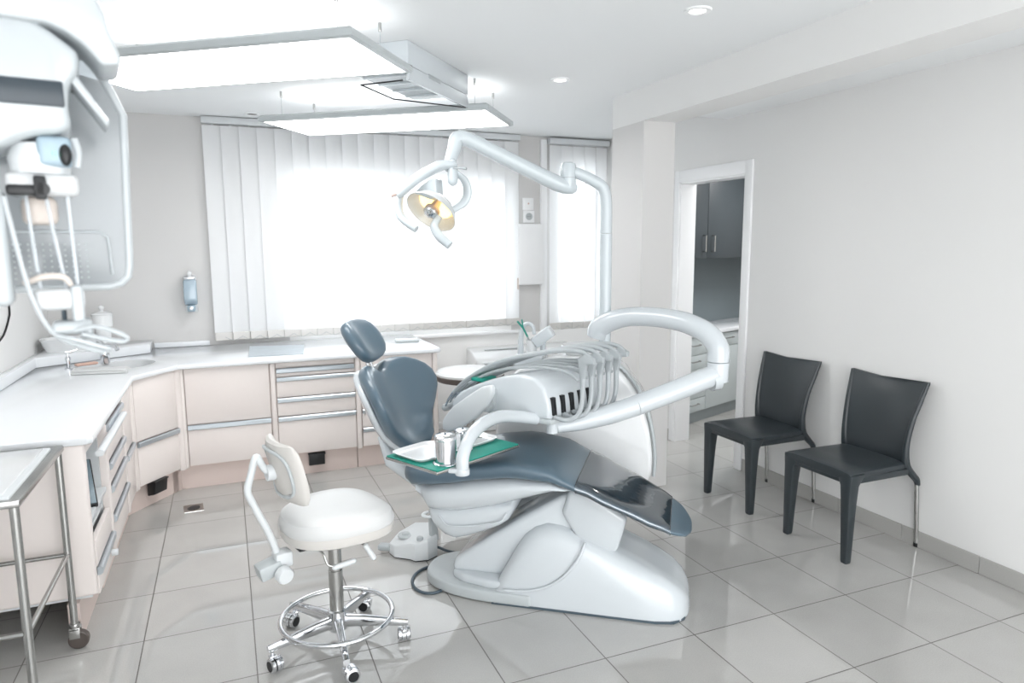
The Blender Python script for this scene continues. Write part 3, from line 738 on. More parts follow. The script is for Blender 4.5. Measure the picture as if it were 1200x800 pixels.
# ------------------------------------------------------------------ steel trolley
tr = thing('steel_trolley', 'stainless steel instrument trolley with white tray top at the left edge', 'trolley', (-.84, 2.59, 0))
HX, HY = .24, .285
bm = new(); box(bm, (-HX-.018, -HY-.018, .762), (HX+.018, HY+.018, .785), .006)
obj('top_frame', bm, M_steel, tr)
bm = new()
plate_o = [(-HX-.005, -HY-.005), (HX-.008, -HY-.005), (HX-.008, HY-.05), (-HX-.005, HY-.06)]
prism(bm, [(x, y, .7845) for x, y in plate_o], (0, 0, .012), .004); obj('tray_rim', bm, M_whitem, tr)
bm = new(); box(bm, (-HX+.01, -HY+.01, .795), (HX-.028, HY-.068, .800), .003); obj('tray', bm, M_jar, tr)
for xx in (-.07, .07):
    bm = new(); lathe(bm, [(.009, 0), (.009, .004), (.004, .006), (.004, .016), (.007, .018), (.007, .022)], (xx, HY-.03, .785), seg=14); obj('peg', bm, M_steel, tr)
for sx in (-1, 1):
    for sy in (-1, 1):
        bm = new(); tube(bm, [(sx*HX, sy*HY, .085), (sx*HX, sy*HY, .765)], .0125, 16); lg = obj('leg', bm, M_steel, tr)
        x, y = sx*HX, sy*HY
        bm = new(); cyl(bm, (x, y, .082), (x, y, .10), .018, bev=.003); box(bm, (x-.018, y-.020, .045), (x+.018, y-.016, .085), .002); box(bm, (x-.018, y+.016, .045), (x+.018, y+.020, .085), .002); box(bm, (x-.018, y-.020, .076), (x+.018, y+.020, .086), .003)
        cs = obj('caster', bm, M_steel, lg)
        bm = new(); tube(bm, [(x+.01, y-.014, .035), (x+.01, y-.010, .035), (x+.01, y+.010, .035), (x+.01, y+.014, .035)], [.030, .035, .035, .030], 28); obj('wheel', bm, M_brown, cs)
for sx in (-1, 1):
    bm = new(); tube(bm, [(sx*HX, -HY, .372), (sx*HX, HY, .372)], .0085, 12); obj('rail', bm, M_steel, tr)
for sy in (-1, 1):
    bm = new(); tube(bm, [(-HX, sy*HY, .372), (HX, sy*HY, .372)], .0085, 12); obj('rail', bm, M_steel, tr)
#PART2
# ------------------------------------------------------------------ dental chair (local x towards the feet, y towards the window side)
C0 = w(-.5, 0, 0)
dc_ = thing('dental_chair', 'slate blue dental treatment chair on a white moulded base in the middle of the room', 'dental chair', C0, TH)
ztop = [(-1.14, .560), (-1.125, .590), (-1.08, .604), (-1.0, .608), (-.92, .612), (-.80, .638), (-.66, .656), (-.52, .634), (-.38, .568), (-.21, .492), (-.10, .440), (.0, .385), (.04, .358), (.055, .345)]
zbot = [(-1.14, .530), (-1.125, .500), (-1.09, .486), (-.93, .512), (-.79, .540), (-.65, .556), (-.5, .550), (-.39, .520), (-.24, .455), (-.08, .385), (.0, .352), (.04, .338), (.055, .337)]
whalf = [(-1.14, .17), (-1.125, .215), (-1.08, .255), (-1.0, .270), (-.8, .272), (-.6, .265), (-.45, .256), (-.3, .243), (-.15, .226), (-.05, .20), (.0, .175), (.03, .135), (.048, .085), (.055, .04)]
def pad_ring(u, grow=0.0, n=44, p=3.6):
    zt, zb, hw = interp(ztop, u), interp(zbot, u), interp(whalf, u)+grow
    zc, hh = (zt+zb)/2, (zt-zb)/2+grow; ring = []
    for y, z in superring(0, 0, hw, hh, n, p):
        if z > 0: z -= .014*(1-(y/hw)**2)*min(1, hh/.05)
        if z < 0: y *= 1-.06*(-z/hh)
        ring.append((u+.5, y, zc+z))
    return ring
us = [-1.14, -1.135, -1.125, -1.11, -1.09, -1.06, -1.02, -.97, -.92, -.86, -.80, -.74, -.68, -.62, -.56, -.50, -.45, -.40]
obj('seat_cushion', loft(new(), [pad_ring(u) for u in us]), M_vinyl, dc_, sharp=60)
us = [-.40, -.35, -.29, -.23, -.17, -.11, -.06, -.02, .01, .03, .042, .05, .055]
obj('leg_rest', loft(new(), [pad_ring(u) for u in us]), M_vinyl, dc_, sharp=60)
us = [-.395, -.35, -.29, -.23, -.17, -.11, -.06, -.03]
bm = new(); loft(bm, [pad_ring(u, .004) for u in us], cap=False)
tube(bm, pad_ring(-.395, .0045), .0018, 6, closed=True); tube(bm, pad_ring(-.03, .0045), .0018, 6, closed=True)
cv = obj('leg_rest_cover', bm, M_clear, dc_, sharp=60); cv['label'] = 'clear plastic sleeve over the foot end'
# white shell under the seat: two nested tubs
def tub(prof_t, prof_b, hwp, n=32, p=4):
    rings = []
    for u in sorted(set([a for a, _ in hwp])):
        zt, zb, hw = interp(prof_t, u), interp(prof_b, u), interp(hwp, u)
        ring = []
        for y, z in superring(0, 0, hw, max((zt-zb)/2, .003), n, p):
            if z < 0: y *= 1-.16*(-z/max((zt-zb)/2, .003))
            ring.append((u+.5, y, (zt+zb)/2+z))
        rings.append(ring)
    return loft(new(), rings)
U = [-1.095, -1.085, -1.06, -1.02, -.97, -.9, -.82, -.74, -.66, -.58, -.5, -.44, -.40]
T_ = [(-1.095, .50), (-1.06, .505), (-.93, .525), (-.79, .553), (-.65, .566), (-.5, .560), (-.40, .532)]
B_ = [(-1.095, .470), (-1.085, .445), (-1.06, .410), (-1.02, .380), (-.93, .375), (-.80, .398), (-.65, .447), (-.55, .488), (-.45, .522), (-.40, .528)]
H_ = [(u, .245 if -1.05 < u < -.55 else (.20 if u < -1.05 else .235)) for u in U]; H_[0] = (U[0], .15); H_[-1] = (U[-1], .20)
obj('seat_shell', tub(T_, B_, H_), M_white, dc_, sharp=50)
U = [-1.045, -1.035, -1.01, -.97, -.925, -.87, -.80, -.73, -.69, -.665, -.655]
T_ = [(-1.045, .40), (-1.0, .41), (-.655, .46)]
B_ = [(-1.045, .375), (-1.035, .345), (-1.01, .295), (-.97, .255), (-.925, .240), (-.87, .258), (-.80, .286), (-.73, .320), (-.69, .352), (-.665, .40), (-.655, .43)]
H_ = [(u, .205) for u in U]; H_[0] = (U[0], .14); H_[1] = (U[1], .18); H_[-1] = (U[-1], .15)
o = obj('lower_shell', tub(T_, B_, H_), M_white, dc_, sharp=50)
bm = new(); tube(bm, [(-.48, -.208, .375), (-.44, -.212, .335), (-.36, -.212, .338), (-.28, -.212, .352), (-.21, -.212, .372), (-.185, -.208, .41)], .004, 8, 5); obj('shell_line', bm, M_white, o)
# lifting arm between base and seat
prof = [(-.46, .085), (-.45, .14), (-.30, .25), (-.10, .385), (.03, .470), (.12, .485), (.20, .44), (.22, .36), (.10, .24), (-.05, .12), (-.10, .085)]
bm = new(); prism(bm, [(x, -.115, z) for x, z in prof], (0, .25, 0), .022, 3); obj('lift_arm', bm, M_white, dc_)
bm = new(); prism(bm, [(.03, -.14, .40), (.06, -.14, .50), (.16, -.14, .49), (.30, -.14, .40), (.26, -.14, .25), (.12, -.14, .25)], (0, .28, 0), .02, 3); obj('hinge_cover', bm, M_white, dc_)
bm = new(); cyl(bm, (-.105, -.110, .225), (-.105, -.128, .225), .022, bev=.004); obj('pivot_cap', bm, M_greypl, dc_)
# base plate (grey step) and raised white step
def oval(x0, x1, hw, n=18, front=1.0):
    pts = []
    for k in range(n+1):
        a = pi/2+pi*k/n; pts.append((x0+.30*front*(1+cos(a)) if False else x0+.34*front*(1-abs(cos(a))), hw*sin(a)))
    return pts
outl = []
for k in range(25):
    a = pi/2+pi*k/24; outl.append((-.24+.365*(cos(a)), .205*abs(sin(a))**.8*(1 if sin(a) >= 0 else -1)))
outl += [(-.085, -.205), (-.085, .205)]
bm = new(); prism(bm, [(x, y, .004) for x, y in outl], (0, 0, .052), .012, 3); obj('step_plate', bm, M_greypl, dc_)
outl2 = [(-.46, -.075), (-.455, -.115), (-.40, -.150), (-.28, -.180), (-.15, -.190), (-.15, .05), (-.44, .05)]
bm = new(); prism(bm, [(x, y, .052) for x, y in outl2], (0, 0, .040), .014, 3); obj('raised_step', bm, M_white, dc_)
# tail cover: a wedge sloping to the feet
rt = [(-.255, .03), (-.235, .10), (-.20, .16), (-.165, .225), (-.125, .285), (-.08, .322), (-.03, .342), (.03, .338), (.10, .315), (.18, .285), (.26, .250), (.34, .215), (.42, .175), (.48, .140), (.52, .105), (.545, .070), (.555, .035)]
hwt = [(-.255, .196), (-.2, .198), (.3, .200), (.42, .198), (.48, .185), (.52, .160), (.545, .115), (.555, .06)]
bm = new(); rings = []
for x, z in rt:
    hw = interp(hwt, x); ring = []
    prof = [(-1, 0), (-1, .18), (-.985, .5), (-.95, .72), (-.90, .86), (-.80, .96), (-.66, 1.0), (-.3, .985), (0, .98), (.3, .985), (.66, 1.0), (.80, .96), (.90, .86), (.95, .72), (.985, .5), (1, .18), (1, 0)]
    for a, b in prof: ring.append((x+.05*(b*.0), hw*a*(1-.10*b*b), .004+z*b))
    rings.append(ring)
loft(bm, rings); tl = obj('base_cover', bm, M_white, dc_, sharp=50)
bm = new(); pts = [(-.20, -.203, .070), (-.12, -.204, .075), (-.03, -.203, .100), (.05, -.199, .155), (.11, -.190, .235), (.135, -.170, .300)]
tube(bm, pts, .006, 8, 6); obj('swage_line', bm, M_white, tl)
bm = new(); loft(bm, [[(x, y*1.008, z) for x, y, z in [(.555+.5*0+xx, yy, zz) for xx, yy in ((-.81, -.2), (-.13, -.2), (-.06, -.185), (-.02, -.14), (0, -.05), (0, .05), (-.02, .14), (-.06, .185), (-.13, .2), (-.81, .2))]] for zz in (.001, .010)]); obj('rubber_foot', bm, M_cable, tl)
# backrest
BA = R(25); eh = V((-sin(BA), 0, cos(BA))); en = V((cos(BA), 0, sin(BA))); BP = V((-1.185+.5, 0, .585))
def bk(y, h, f): return BP+V((0, y, 0))+eh*h+en*f
bw_ = [(-.02, .055), (-.01, .09), (.02, .13), (.06, .17), (.11, .222), (.16, .272), (.21, .308), (.25, .320), (.29, .315), (.33, .293), (.365, .258), (.395, .21), (.415, .16), (.425, .11), (.43, .055)]
def back_rings(gr=0, back=0, thick=.085, hs=None):
    rings = []
    for h, W in bw_:
        W += gr; e = min(1, max(.12, min((h+.022)/.035, (.432-h)/.035)**.5)); ring = []
        for k in range(48):
            a = 2*pi*k/48; q = abs(cos(a))**.7*(1 if cos(a) >= 0 else -1); y = q*W
            th = thick/2*abs(sin(a))**.55*(1 if sin(a) >= 0 else -1)*e
            curl = .115*(abs(y)/.318)**1.7
            seat = .040*math.exp(-(h/.07)**2)
            notch = -.045*math.exp(-(y/.055)**2)*max(0, min(1, (h-.24)/.17))
            low = .0
            ring.append(bk(y, h+notch, th+curl+seat+back))
        rings.append(ring)
    return rings
obj('backrest_cushion', loft(new(), back_rings()), M_vinyl, dc_, sharp=60)
bm = new(); loft(bm, back_rings(-.025, -.045, .05)); obj('backrest_shell', bm, M_white, dc_, sharp=60)
bm = new(); rings = []
for p, hw, hh in ((bk(0, .12, -.065), .10, .025), (bk(0, .0, -.07), .12, .035), (V((-.60, 0, .49)), .15, .05), (V((-.50, 0, .42)), .16, .05)):
    rings.append([p+V((0, a, 0))+V((.5, 0, .85)).normalized()*b for a, b in superring(0, 0, hw, hh, 24, 3)])
loft(bm, rings); obj('back_hinge', bm, M_white, dc_)
# headrest on two chrome rods
hr = V((-1.405+.5, 0, 1.075)); ha = R(36); hh_ = V((-sin(ha), 0, cos(ha))); hn = V((cos(ha), 0, sin(ha)))
bm = new(); rings = []
for h, k in ((-.105, .25), (-.10, .50), (-.085, .74), (-.06, .90), (-.03, .98), (0, 1), (.03, .98), (.06, .90), (.085, .74), (.10, .50), (.105, .25)):
    ring = []
    for j in range(36):
        a = 2*pi*j/36; q = abs(cos(a))**.85*(1 if cos(a) >= 0 else -1); y = q*.135*k
        th = .042*abs(sin(a))**.75*(1 if sin(a) >= 0 else -1)*k**.6
        dish = (-.014*max(0, 1-(y/.09)**2)*k if sin(a) > 0 else 0)+.020*(y/.135)**2
        ring.append(hr+V((0, y, 0))+hh_*h+hn*(th+dish))
    rings.append(ring)
loft(bm, rings); ho = obj('headrest', bm, M_vinyl, dc_, sharp=60)
bm = new()
for y in (-.018, .018): tube(bm, [bk(y, .33, -.012), bk(y, .42, -.012), hr+V((0, y, 0))-hh_*.06-hn*.02], .007, 10)
obj('headrest_rods', bm, M_chrome, ho)

# ------------------------------------------------------------------ dental unit: column, swing arms, delivery head
U0 = w(-.45, .58, 0)
un = thing('dental_unit', 'white dental delivery unit with thick swing arm, instrument head and hoses over the chair', 'dental unit', U0, TH)
ULM = lambda u, v, z: (u+.45, v-.58, z)
prof = [(-.90, .44), (-.91, .60), (-.88, .80), (-.78, .90), (-.62, .945), (-.46, .965), (-.36, .950), (-.27, .885), (-.19, .765), (-.145, .62), (-.128, .48), (-.133, .39), (-.155, .345), (-.22, .325), (-.5, .315), (-.8, .335)]
bm = new(); prism(bm, [ULM(u, .43, z) for u, z in prof], (0, .30, 0), .035, 4); cb = obj('column_body', bm, M_jar, un)
bm = new()
ep = [ULM(u, .46, z) for u, z in [(-.36, .962), (-.262, .893), (-.180, .768), (-.135, .62), (-.118, .48), (-.123, .39)]]
tube(bm, ep, .016, 10, 5, flat=.6); obj('edge_trim', bm, M_greypl, cb)
bm = new(); box(bm, ULM(-.74, .10, .02), ULM(-.42, .66, .34), .05, 3); obj('pedestal', bm, M_white, un)
bm = new(); lathe(bm, [(.05, -.02), (.10, 0), (.128, .03), (.132, .05), (.126, .055), (.115, .035), (.06, .015), (.01, .010)], ULM(-.47, .60, .945), seg=40); obj('cuspidor_bowl', bm, M_jar, un)
bm = new(); box(bm, ULM(-.835, .535, .88), ULM(-.685, .665, .945), .012, 3); obj('filler_base', bm, M_white, un)
bm = new(); tube(bm, [ULM(-.815, .60, .93), ULM(-.812, .60, 1.03), ULM(-.800, .60, 1.082), ULM(-.775, .60, 1.100), ULM(-.750, .60, 1.085), ULM(-.742, .60, 1.045)], [.017, .013, .011, .010, .010, .010], 12, 5); obj('cup_filler', bm, M_white, un)
bm = new(); box(bm, (-.055, -.04, -.03), (.055, .04, .03), .010, 3, Matrix.Translation(V(ULM(-.695, .60, 1.035))) @ Matrix.Rotation(R(-38), 4, 'Y')); obj('tilted_holder', bm, M_white, un)
bm = new(); tube(bm, [ULM(-.70, .60, .93), ULM(-.695, .60, 1.01)], .014, 10); obj('holder_stem', bm, M_white, un)
# swing arm (world coordinates)
bm = new(); tube(bm, [(1.685, 2.985, 1.045), (1.70, 2.965, 1.10), (1.775, 2.87, 1.148), (1.86, 2.74, 1.158), (1.925, 2.60, 1.145), (1.968, 2.49, 1.105), (1.985, 2.435, 1.045), (1.985, 2.43, .985)], [.050, .052, .046, .046, .047, .048, .048, .048], 24, 6); obj('upper_arm', bm, M_white, un, world=True)
bm = new(); cyl(bm, (1.985, 2.43, .984), (1.985, 2.43, .895), .048, bev=.006); tube(bm, [(1.985, 2.43, .91), (1.95, 2.435, .905)], .050, 20); obj('arm_joint', bm, M_white, un, world=True)
bm = new(); tube(bm, [(1.965, 2.432, .925), (1.80, 2.455, .872), (1.60, 2.482, .812)], [.047, .046, .044], 24, round_end=False); la = obj('lower_arm', bm, M_white, un, world=True)
bm = new(); tube(bm, [(1.600, 2.482, .812), (1.48, 2.505, .780), (1.36, 2.535, .752), (1.26, 2.56, .735)], [.0445, .043, .036, .026], 24, 4, flat=1); cyl(bm, (1.235, 2.555, .715), (1.235, 2.555, .76), .026); obj('arm_end', bm, M_white, un, world=True)
# delivery head in its own turned frame (a along the slotted side, b back towards the patient)
HA = math.atan2(.456, .89)
HM = Matrix.Translation((1.2, 2.5, .78)) @ Matrix.Rotation(HA, 4, 'Z')
def hobj(name, bm, m, par, **k):
    bm.transform(HM); return obj(name, bm, m, par, world=True, **k)
prof = [(0.005, .0), (.012, .07), (.035, .135), (.085, .172), (.16, .176), (.25, .160), (.34, .132), (.43, .098), (.52, .055), (.575, .01), (.585, -.025), (.545, -.05), (.46, -.035), (.38, -.018), (.25, -.010)]
bm = new(); prism(bm, [(.0, b, z) for b, z in prof], (.40, 0, 0), .022, 4); hd_ = hobj('delivery_head', bm, M_white, un)
bm = new(); box(bm, (.004, .0, -.022), (.396, .36, .004), .008); hobj('base_tray', bm, M_greypl, hd_)
leaf = [(.60, -.13), (.595, -.08), (.53, -.01), (.44, .05), (.345, .108), (.285, .122), (.285, .08), (.32, .02), (.39, -.045), (.48, -.10), (.56, -.137)]
bm = new(); prism(bm, [(-.045, b, z) for b, z in leaf], (.032, 0, 0), .012, 3); hobj('handle_wing', bm, M_whitem, un)
bm = new(); prism(bm, [(-.02, .30, .02), (-.02, .29, .10), (-.02, .34, .095), (-.02, .40, .04), (-.02, .40, -.02), (-.02, .33, -.01)], (.05, 0, 0), .008); hobj('wing_mount', bm, M_greypl, un)
bm = new(); tube(bm, [(.10, .50, .01), (.08, .60, -.02), (.06, .68, -.055)], [.020, .019, .018], 16, round_end=True); hobj('syringe_grip', bm, M_greypl, un)
for i in range(5):
    a = .022+i*.064
    bm = new(); prism(bm, [(a, -.002, .018), (a, .006, .092), (a+.024, .006, .092), (a+.024, -.002, .018)], (0, .02, 0), .002); hobj('slot', bm, M_black, hd_)
    # whip arm: out of the slot, then up to its hose clip
    ah = a+.07
    bm = new(); tube(bm, [(a+.01, .004, .012), (a+.02, -.045, .004), (a+.045, -.085, .022), (a+.062, -.098, .075), (a+.068, -.098, .15), (ah+.006, -.092, .215)], [.010, .010, .010, .010, .011, .014], 12, 5); wa = hobj('whip_arm', bm, M_grey2, un)
    bm = new(); prism(bm, [(ah-.010, -.085, .17), (ah-.010, -.075, .262), (ah-.010, -.11, .278), (ah-.010, -.155, .262), (ah-.010, -.155, .240), (ah-.010, -.118, .235), (ah-.010, -.105, .17)], (.024, 0, 0), .006, 2); hobj('hose_clip', bm, M_grey2, wa)
    # hose: over the top of the clip and down to the instruments on the patient side
    bm = new(); tube(bm, [(ah, -.14, .262), (ah, -.085, .286), (ah-.01, .02, .282), (a+.04, .15, .255), (a+.02, .30, .215), (a*.6+.03, .43, .155), (a*.45+.03, .53, .095), (a*.4+.03, .60, .035)], [.009, .010, .010, .010, .010, .010, .009, .008], 12, 6); hs_ = hobj('instrument_hose', bm, M_grey2, un)
    bm = new(); tube(bm, [(a*.4+.03, .60, .035), (a*.38+.03, .635, -.005), (a*.36+.03, .655, -.04)], [.008, .006, .004], 10, 3, round_end=True); hobj('handpiece', bm, M_chrome, hs_)
    bm = new(); tube(bm, [(a+.05, -.09, .17), (a+.05, -.02, .20), (a+.04, .10, .205), (a+.02, .24, .190), (a*.7+.03, .38, .150), (a*.5+.03, .50, .09)], .0065, 10, 5); hobj('instrument_hose', bm, M_grey2, un)
bm = new(); box(bm, (.02, .40, .108), (.12, .47, .125), .006, mtx=Matrix.Translation((0, .0, .0))); hobj('green_wrap', bm, M_teal, un)
# bracket arm that carries the tray
bm = new(); tube(bm, [(.752, 2.300, .695), (.757, 2.305, .745), (.80, 2.345, .800), (.88, 2.42, .824), (.98, 2.50, .822), (1.08, 2.55, .800), (1.17, 2.58, .775)], [.024, .024, .024, .025, .026, .026, .026], 18, 5); cyl(bm, (.752, 2.300, .676), (.752, 2.300, .70), .027, bev=.004); box(bm, (-.03, -.022, .684), (.045, .022, .702), .006, mtx=Matrix.Translation((.735, 2.322, 0)) @ Matrix.Rotation(R(55), 4, 'Z')); hobj_ = obj('tray_arm', bm, M_white, un, world=True)
TA = math.atan2(.445, .896)
TC = V((.79, 2.515, .690))
TM = Matrix.Translation(TC) @ Matrix.Rotation(TA, 4, 'Z')
bm = new(); box(bm, (-.225, -.145, 0), (.225, .145, .012), .004); bm.transform(TM); tp = obj('tray_plate', bm, M_steel, un, world=True)
bm = new(); box(bm, (-.222, -.142, .0115), (.222, .142, .0165), .002); bm.transform(TM); obj('tray_liner', bm, M_teal, tp, world=True)
# things lying on the tray
tz = TC.z+.0170
def tpos(x, y): q = TM @ V((x, y, 0)); return (q.x, q.y, tz)
def rim_tray(name, label, x, y, hx, hy, rz=0):
    bm = new(); rings = []
    for f, z in ((.86, 0), (.90, .002), (1.0, .014), (1.02, .014), (1.0, .016), (.88, .005), (.5, .004)):
        rings.append([(a*(hx*f), b*(hy*f), z) for a, b in superring(0, 0, 1, 1, 32, 6)])
    loft(bm, rings); o = obj(name, bm, M_jar); o.location = tpos(x, y); o.rotation_euler = (0, 0, TA+rz); return tag(o, label, 'tray')
rim_tray('instrument_dish', 'long white metal dish on the teal bracket tray, behind the front canister', -.112, .042, .103, .092)
rim_tray('instrument_dish', 'small white metal dish holding a dark coiled tool on the teal tray', .125, .035, .085, .088)
def canister(label, x, y, r, h):
    t = thing('canister', label, 'canister', tpos(x, y))
    bm = new(); lathe(bm, [(r+.008, 0), (r+.008, .003), (r, .006), (r, h*.82), (r-.001, h*.83)], seg=36); obj('body', bm, M_chrome, t)
    bm = new(); lathe(bm, [(r+.0015, h*.82), (r+.003, h*.84), (r+.0015, h*.93), (r*.85, h*.985), (r*.3, h), (.001, h)], seg=36); ld = obj('lid', bm, M_chrome, t)
    bm = new(); lathe(bm, [(.004, h-.002), (.004, h+.003), (.001, h+.004)], seg=12); obj('lid_button', bm, M_cable, ld)
canister('polished steel canister with lid at the front corner of the teal tray', -.14, -.10, .040, .110)
canister('polished steel canister further back on the teal tray, behind the white arm', .02, -.03, .030, .085)
t = thing('coiled_tool', 'dark coiled tool lying in the small white dish', 'tool', (tpos(.125, .035)[0], tpos(.125, .035)[1], tz+.006))
bm = new(); tube(bm, [(.018*cos(a*.7)*(1+a*.06), .018*sin(a*.7)*(1+a*.06), .004+.0008*a) for a in range(22)], .0028, 8); obj('coil', bm, M_black, t)
bm = new(); tube(bm, [(.02, 0, .006), (.045, -.02, .008)], .003, 8); obj('tip', bm, M_steel, t)
# cup with two green sticks on the filler
cp = thing('cup', 'white cup standing under the gooseneck filler of the dental unit', 'cup', w(-.755, .60, .945))
bm = new(); lathe(bm, [(.024, 0), (.025, .002), (.029, .072), (.027, .072), (.023, .005), (.001, .004)], seg=28); obj('body', bm, M_jar, cp)
gt = thing('forked_stick', 'green forked stick leaning in the white cup at the filler', 'stick', w(-.755, .60, .952))
bm = new(); tube(bm, [(.01, .0, .0), (-.03, -.012, .085)], .005, 8); obj('handle', bm, M_grey2, gt)
bm = new(); tube(bm, [(-.03, -.012, .085), (-.055, -.015, .13), (-.085, -.012, .165)], .005, 8); tube(bm, [(-.055, -.015, .13), (-.068, -.03, .175)], .004, 8); obj('fork', bm, M_teal, gt)

# ------------------------------------------------------------------ operating lamp
L0 = w(-.38, .58, .955)
lm = thing('operating_lamp', 'white jointed operating lamp with curved handles hanging over the headrest', 'operating lamp', L0, TH)
def LL(u, v, z): return (u+.38, v-.58, z-.955)
bm = new(); tube(bm, [LL(-.38, .58, .955), LL(-.38, .58, 1.55)], .029, 20); obj('pole', bm, M_lamp, lm)
bm = new(); tube(bm, [LL(-.38, .58, 1.552), LL(-.382, .58, 1.70), LL(-.395, .575, 1.765), LL(-.43, .56, 1.795), LL(-.50, .525, 1.83), LL(-.555, .50, 1.845)], [.0285, .028, .028, .027, .026, .025], 20, 6); obj('pole_bend', bm, M_lamp, lm)
bm = new(); cyl(bm, LL(-.555, .50, 1.755), LL(-.555, .50, 1.885), .037, bev=.016); jt = obj('joint', bm, M_lamp, lm)
bm = new(); cyl(bm, LL(-.555, .50, 1.812), LL(-.555, .50, 1.815), .0376); obj('joint_seam', bm, M_grey2, jt)
bm = new(); tube(bm, [LL(-.545, .505, 1.768), LL(-.60, .475, 1.785), LL(-.78, .375, 1.875), LL(-.95, .28, 1.962), LL(-1.00, .25, 1.985)], [.034, .041, .039, .037, .034], 20, 3, flat=.9, round_end=True); obj('spring_arm', bm, M_lamp, lm)
bm = new(); tube(bm, [LL(-.975, .265, 1.975), LL(-1.018, .24, 1.975), LL(-1.03, .225, 1.93), LL(-1.04, .205, 1.885), LL(-1.045, .19, 1.85)], [.033, .036, .031, .027, .026], 18, 5, round_end=True); obj('neck', bm, M_lamp, lm)
def lp(a, b, d=0): return LL(-1.12+a, .15+d, 1.698+b)
bm = new(); tube(bm, [lp(.095, .165, .03), lp(.100, .115, .02), lp(.102, .085, .01)], [.020, .024, .022], 18, round_end=True); cl = obj('yoke_clamp', bm, M_lamp, lm)
bm = new(); tube(bm, [lp(.11, .140, .0), lp(.15, .137, -.01), lp(.175, .132, -.015)], [.004, .005, .006], 8, 3); obj('clamp_lever', bm, M_grey2, cl)
bm = new(); tube(bm, [lp(.098, .155, .02), lp(.045, .150, .0), lp(-.02, .108, -.05), lp(-.066, .067, -.08), lp(-.105, .030, -.085)], [.024, .034, .033, .031, .025], 16, 6, flat=.7, round_end=True); obj('yoke_arm', bm, M_lamp, lm)
bm = new(); tube(bm, [lp(.110, .125, .03), lp(.138, .090, .07), lp(.145, .04, .09), lp(.128, -.005, .085), (lp(.085, -.040, .06))], [.015, .021, .024, .024, .019], 14, 6, flat=.7, round_end=True); obj('yoke_arm', bm, M_lamp, lm)
# lamp head: a half-bowl reflector, bulb shield, clear guard
ax = V((-.28, -.62, -.73)).normalized()      # looks down, a little toward the camera
hc = V(lp(.005, -.045, 0))
bm = new(); prism(bm, [lp(-.06, .03, -.05), lp(-.03, .06, -.05), lp(.03, .098, -.05), (lp(.045, .092, -.05)), lp(.048, .02, -.05), lp(.02, .0, -.05)], (0, .09, 0), .012, 3); obj('lamp_housing', bm, M_lamp, lm)
bm = new(); lathe(bm, [(.002, -.078), (.04, -.072), (.075, -.054), (.104, -.025), (.122, .010), (.118, .010), (.100, -.024), (.072, -.050), (.04, -.066), (.002, -.072)], hc, 40, ax); rf = obj('reflector', bm, M_lampshell, lm)
bm = new(); lathe(bm, [(.002, -.069), (.038, -.0635), (.066, -.048), (.080, -.034)], hc, 32, ax, cap=False); obj('warm_mirror', bm, M_warm, rf)
bm = new(); cyl(bm, hc-ax*.06, hc-ax*.005, .016, .024); cyl(bm, hc-ax*.012, hc+ax*.012, .036, bev=.004); obj('bulb_shield', bm, M_bulb, rf)
bm = new(); lathe(bm, [(.036, .013), (.034, .020), (.020, .030), (.001, .034)], hc, 28, ax); obj('bulb_cap', bm, M_chrome, rf)
bm = new(); lathe(bm, [(.001, .040), (.06, .036), (.105, .016), (.112, .008)], hc, 40, ax, cap=False); obj('clear_guard', bm, M_pane, rf)
for pts in ([(-.118, .022, -.06), (-.126, -.025, -.07), (-.112, -.072, -.08), (-.075, -.105, -.08), (-.040, -.128, -.08)], [(.040, -.070, .0), (.022, -.112, -.02), (.043, -.152, -.03), (.070, -.178, -.03), (.098, -.200, -.03)]):
    bm = new(); tube(bm, [lp(*q) for q in pts], [.018, .024, .025, .024, .022], 14, 6, flat=.75); obj('handle', bm, M_lamp, lm)
bm = new(); tube(bm, [lp(-.12, .028, -.06), lp(-.14, .024, -.07), lp(-.155, .018, -.08)], [.005, .006, .006], 8, 3); obj('focus_lever', bm, M_bulb, lm)

# ------------------------------------------------------------------ assistant stool (behind the chair)
t = thing('assistant_stool', 'low round stool with white-grey padded top and brown edge behind the dental chair', 'stool', (1.48, 4.33, 0))
bm = new(); lathe(bm, [(.20, .600), (.222, .606), (.232, .625), (.232, .640), (.228, .644)], seg=40); obj('seat_edge', bm, M_brown, t)
bm = new(); lathe(bm, [(.228, .642), (.229, .656), (.215, .668), (.15, .674), (.001, .675)], seg=40); obj('seat_cushion', bm, M_seatw, t)
bm = new(); lathe(bm, [(.026, .05), (.026, .35), (.022, .352), (.022, .60)]); obj('gas_column', bm, M_steel, t)
for k in range(5):
    a = R(72*k+30); d = V((cos(a), sin(a), 0)); bm = new(); tube(bm, [d*.02+V((0, 0, .085)), d*.25+V((0, 0, .068))], [.018, .012], 10); obj('leg', bm, M_steel, t)
    p = d*.245; caster(t, (p.x, p.y, .066), a+R(90))

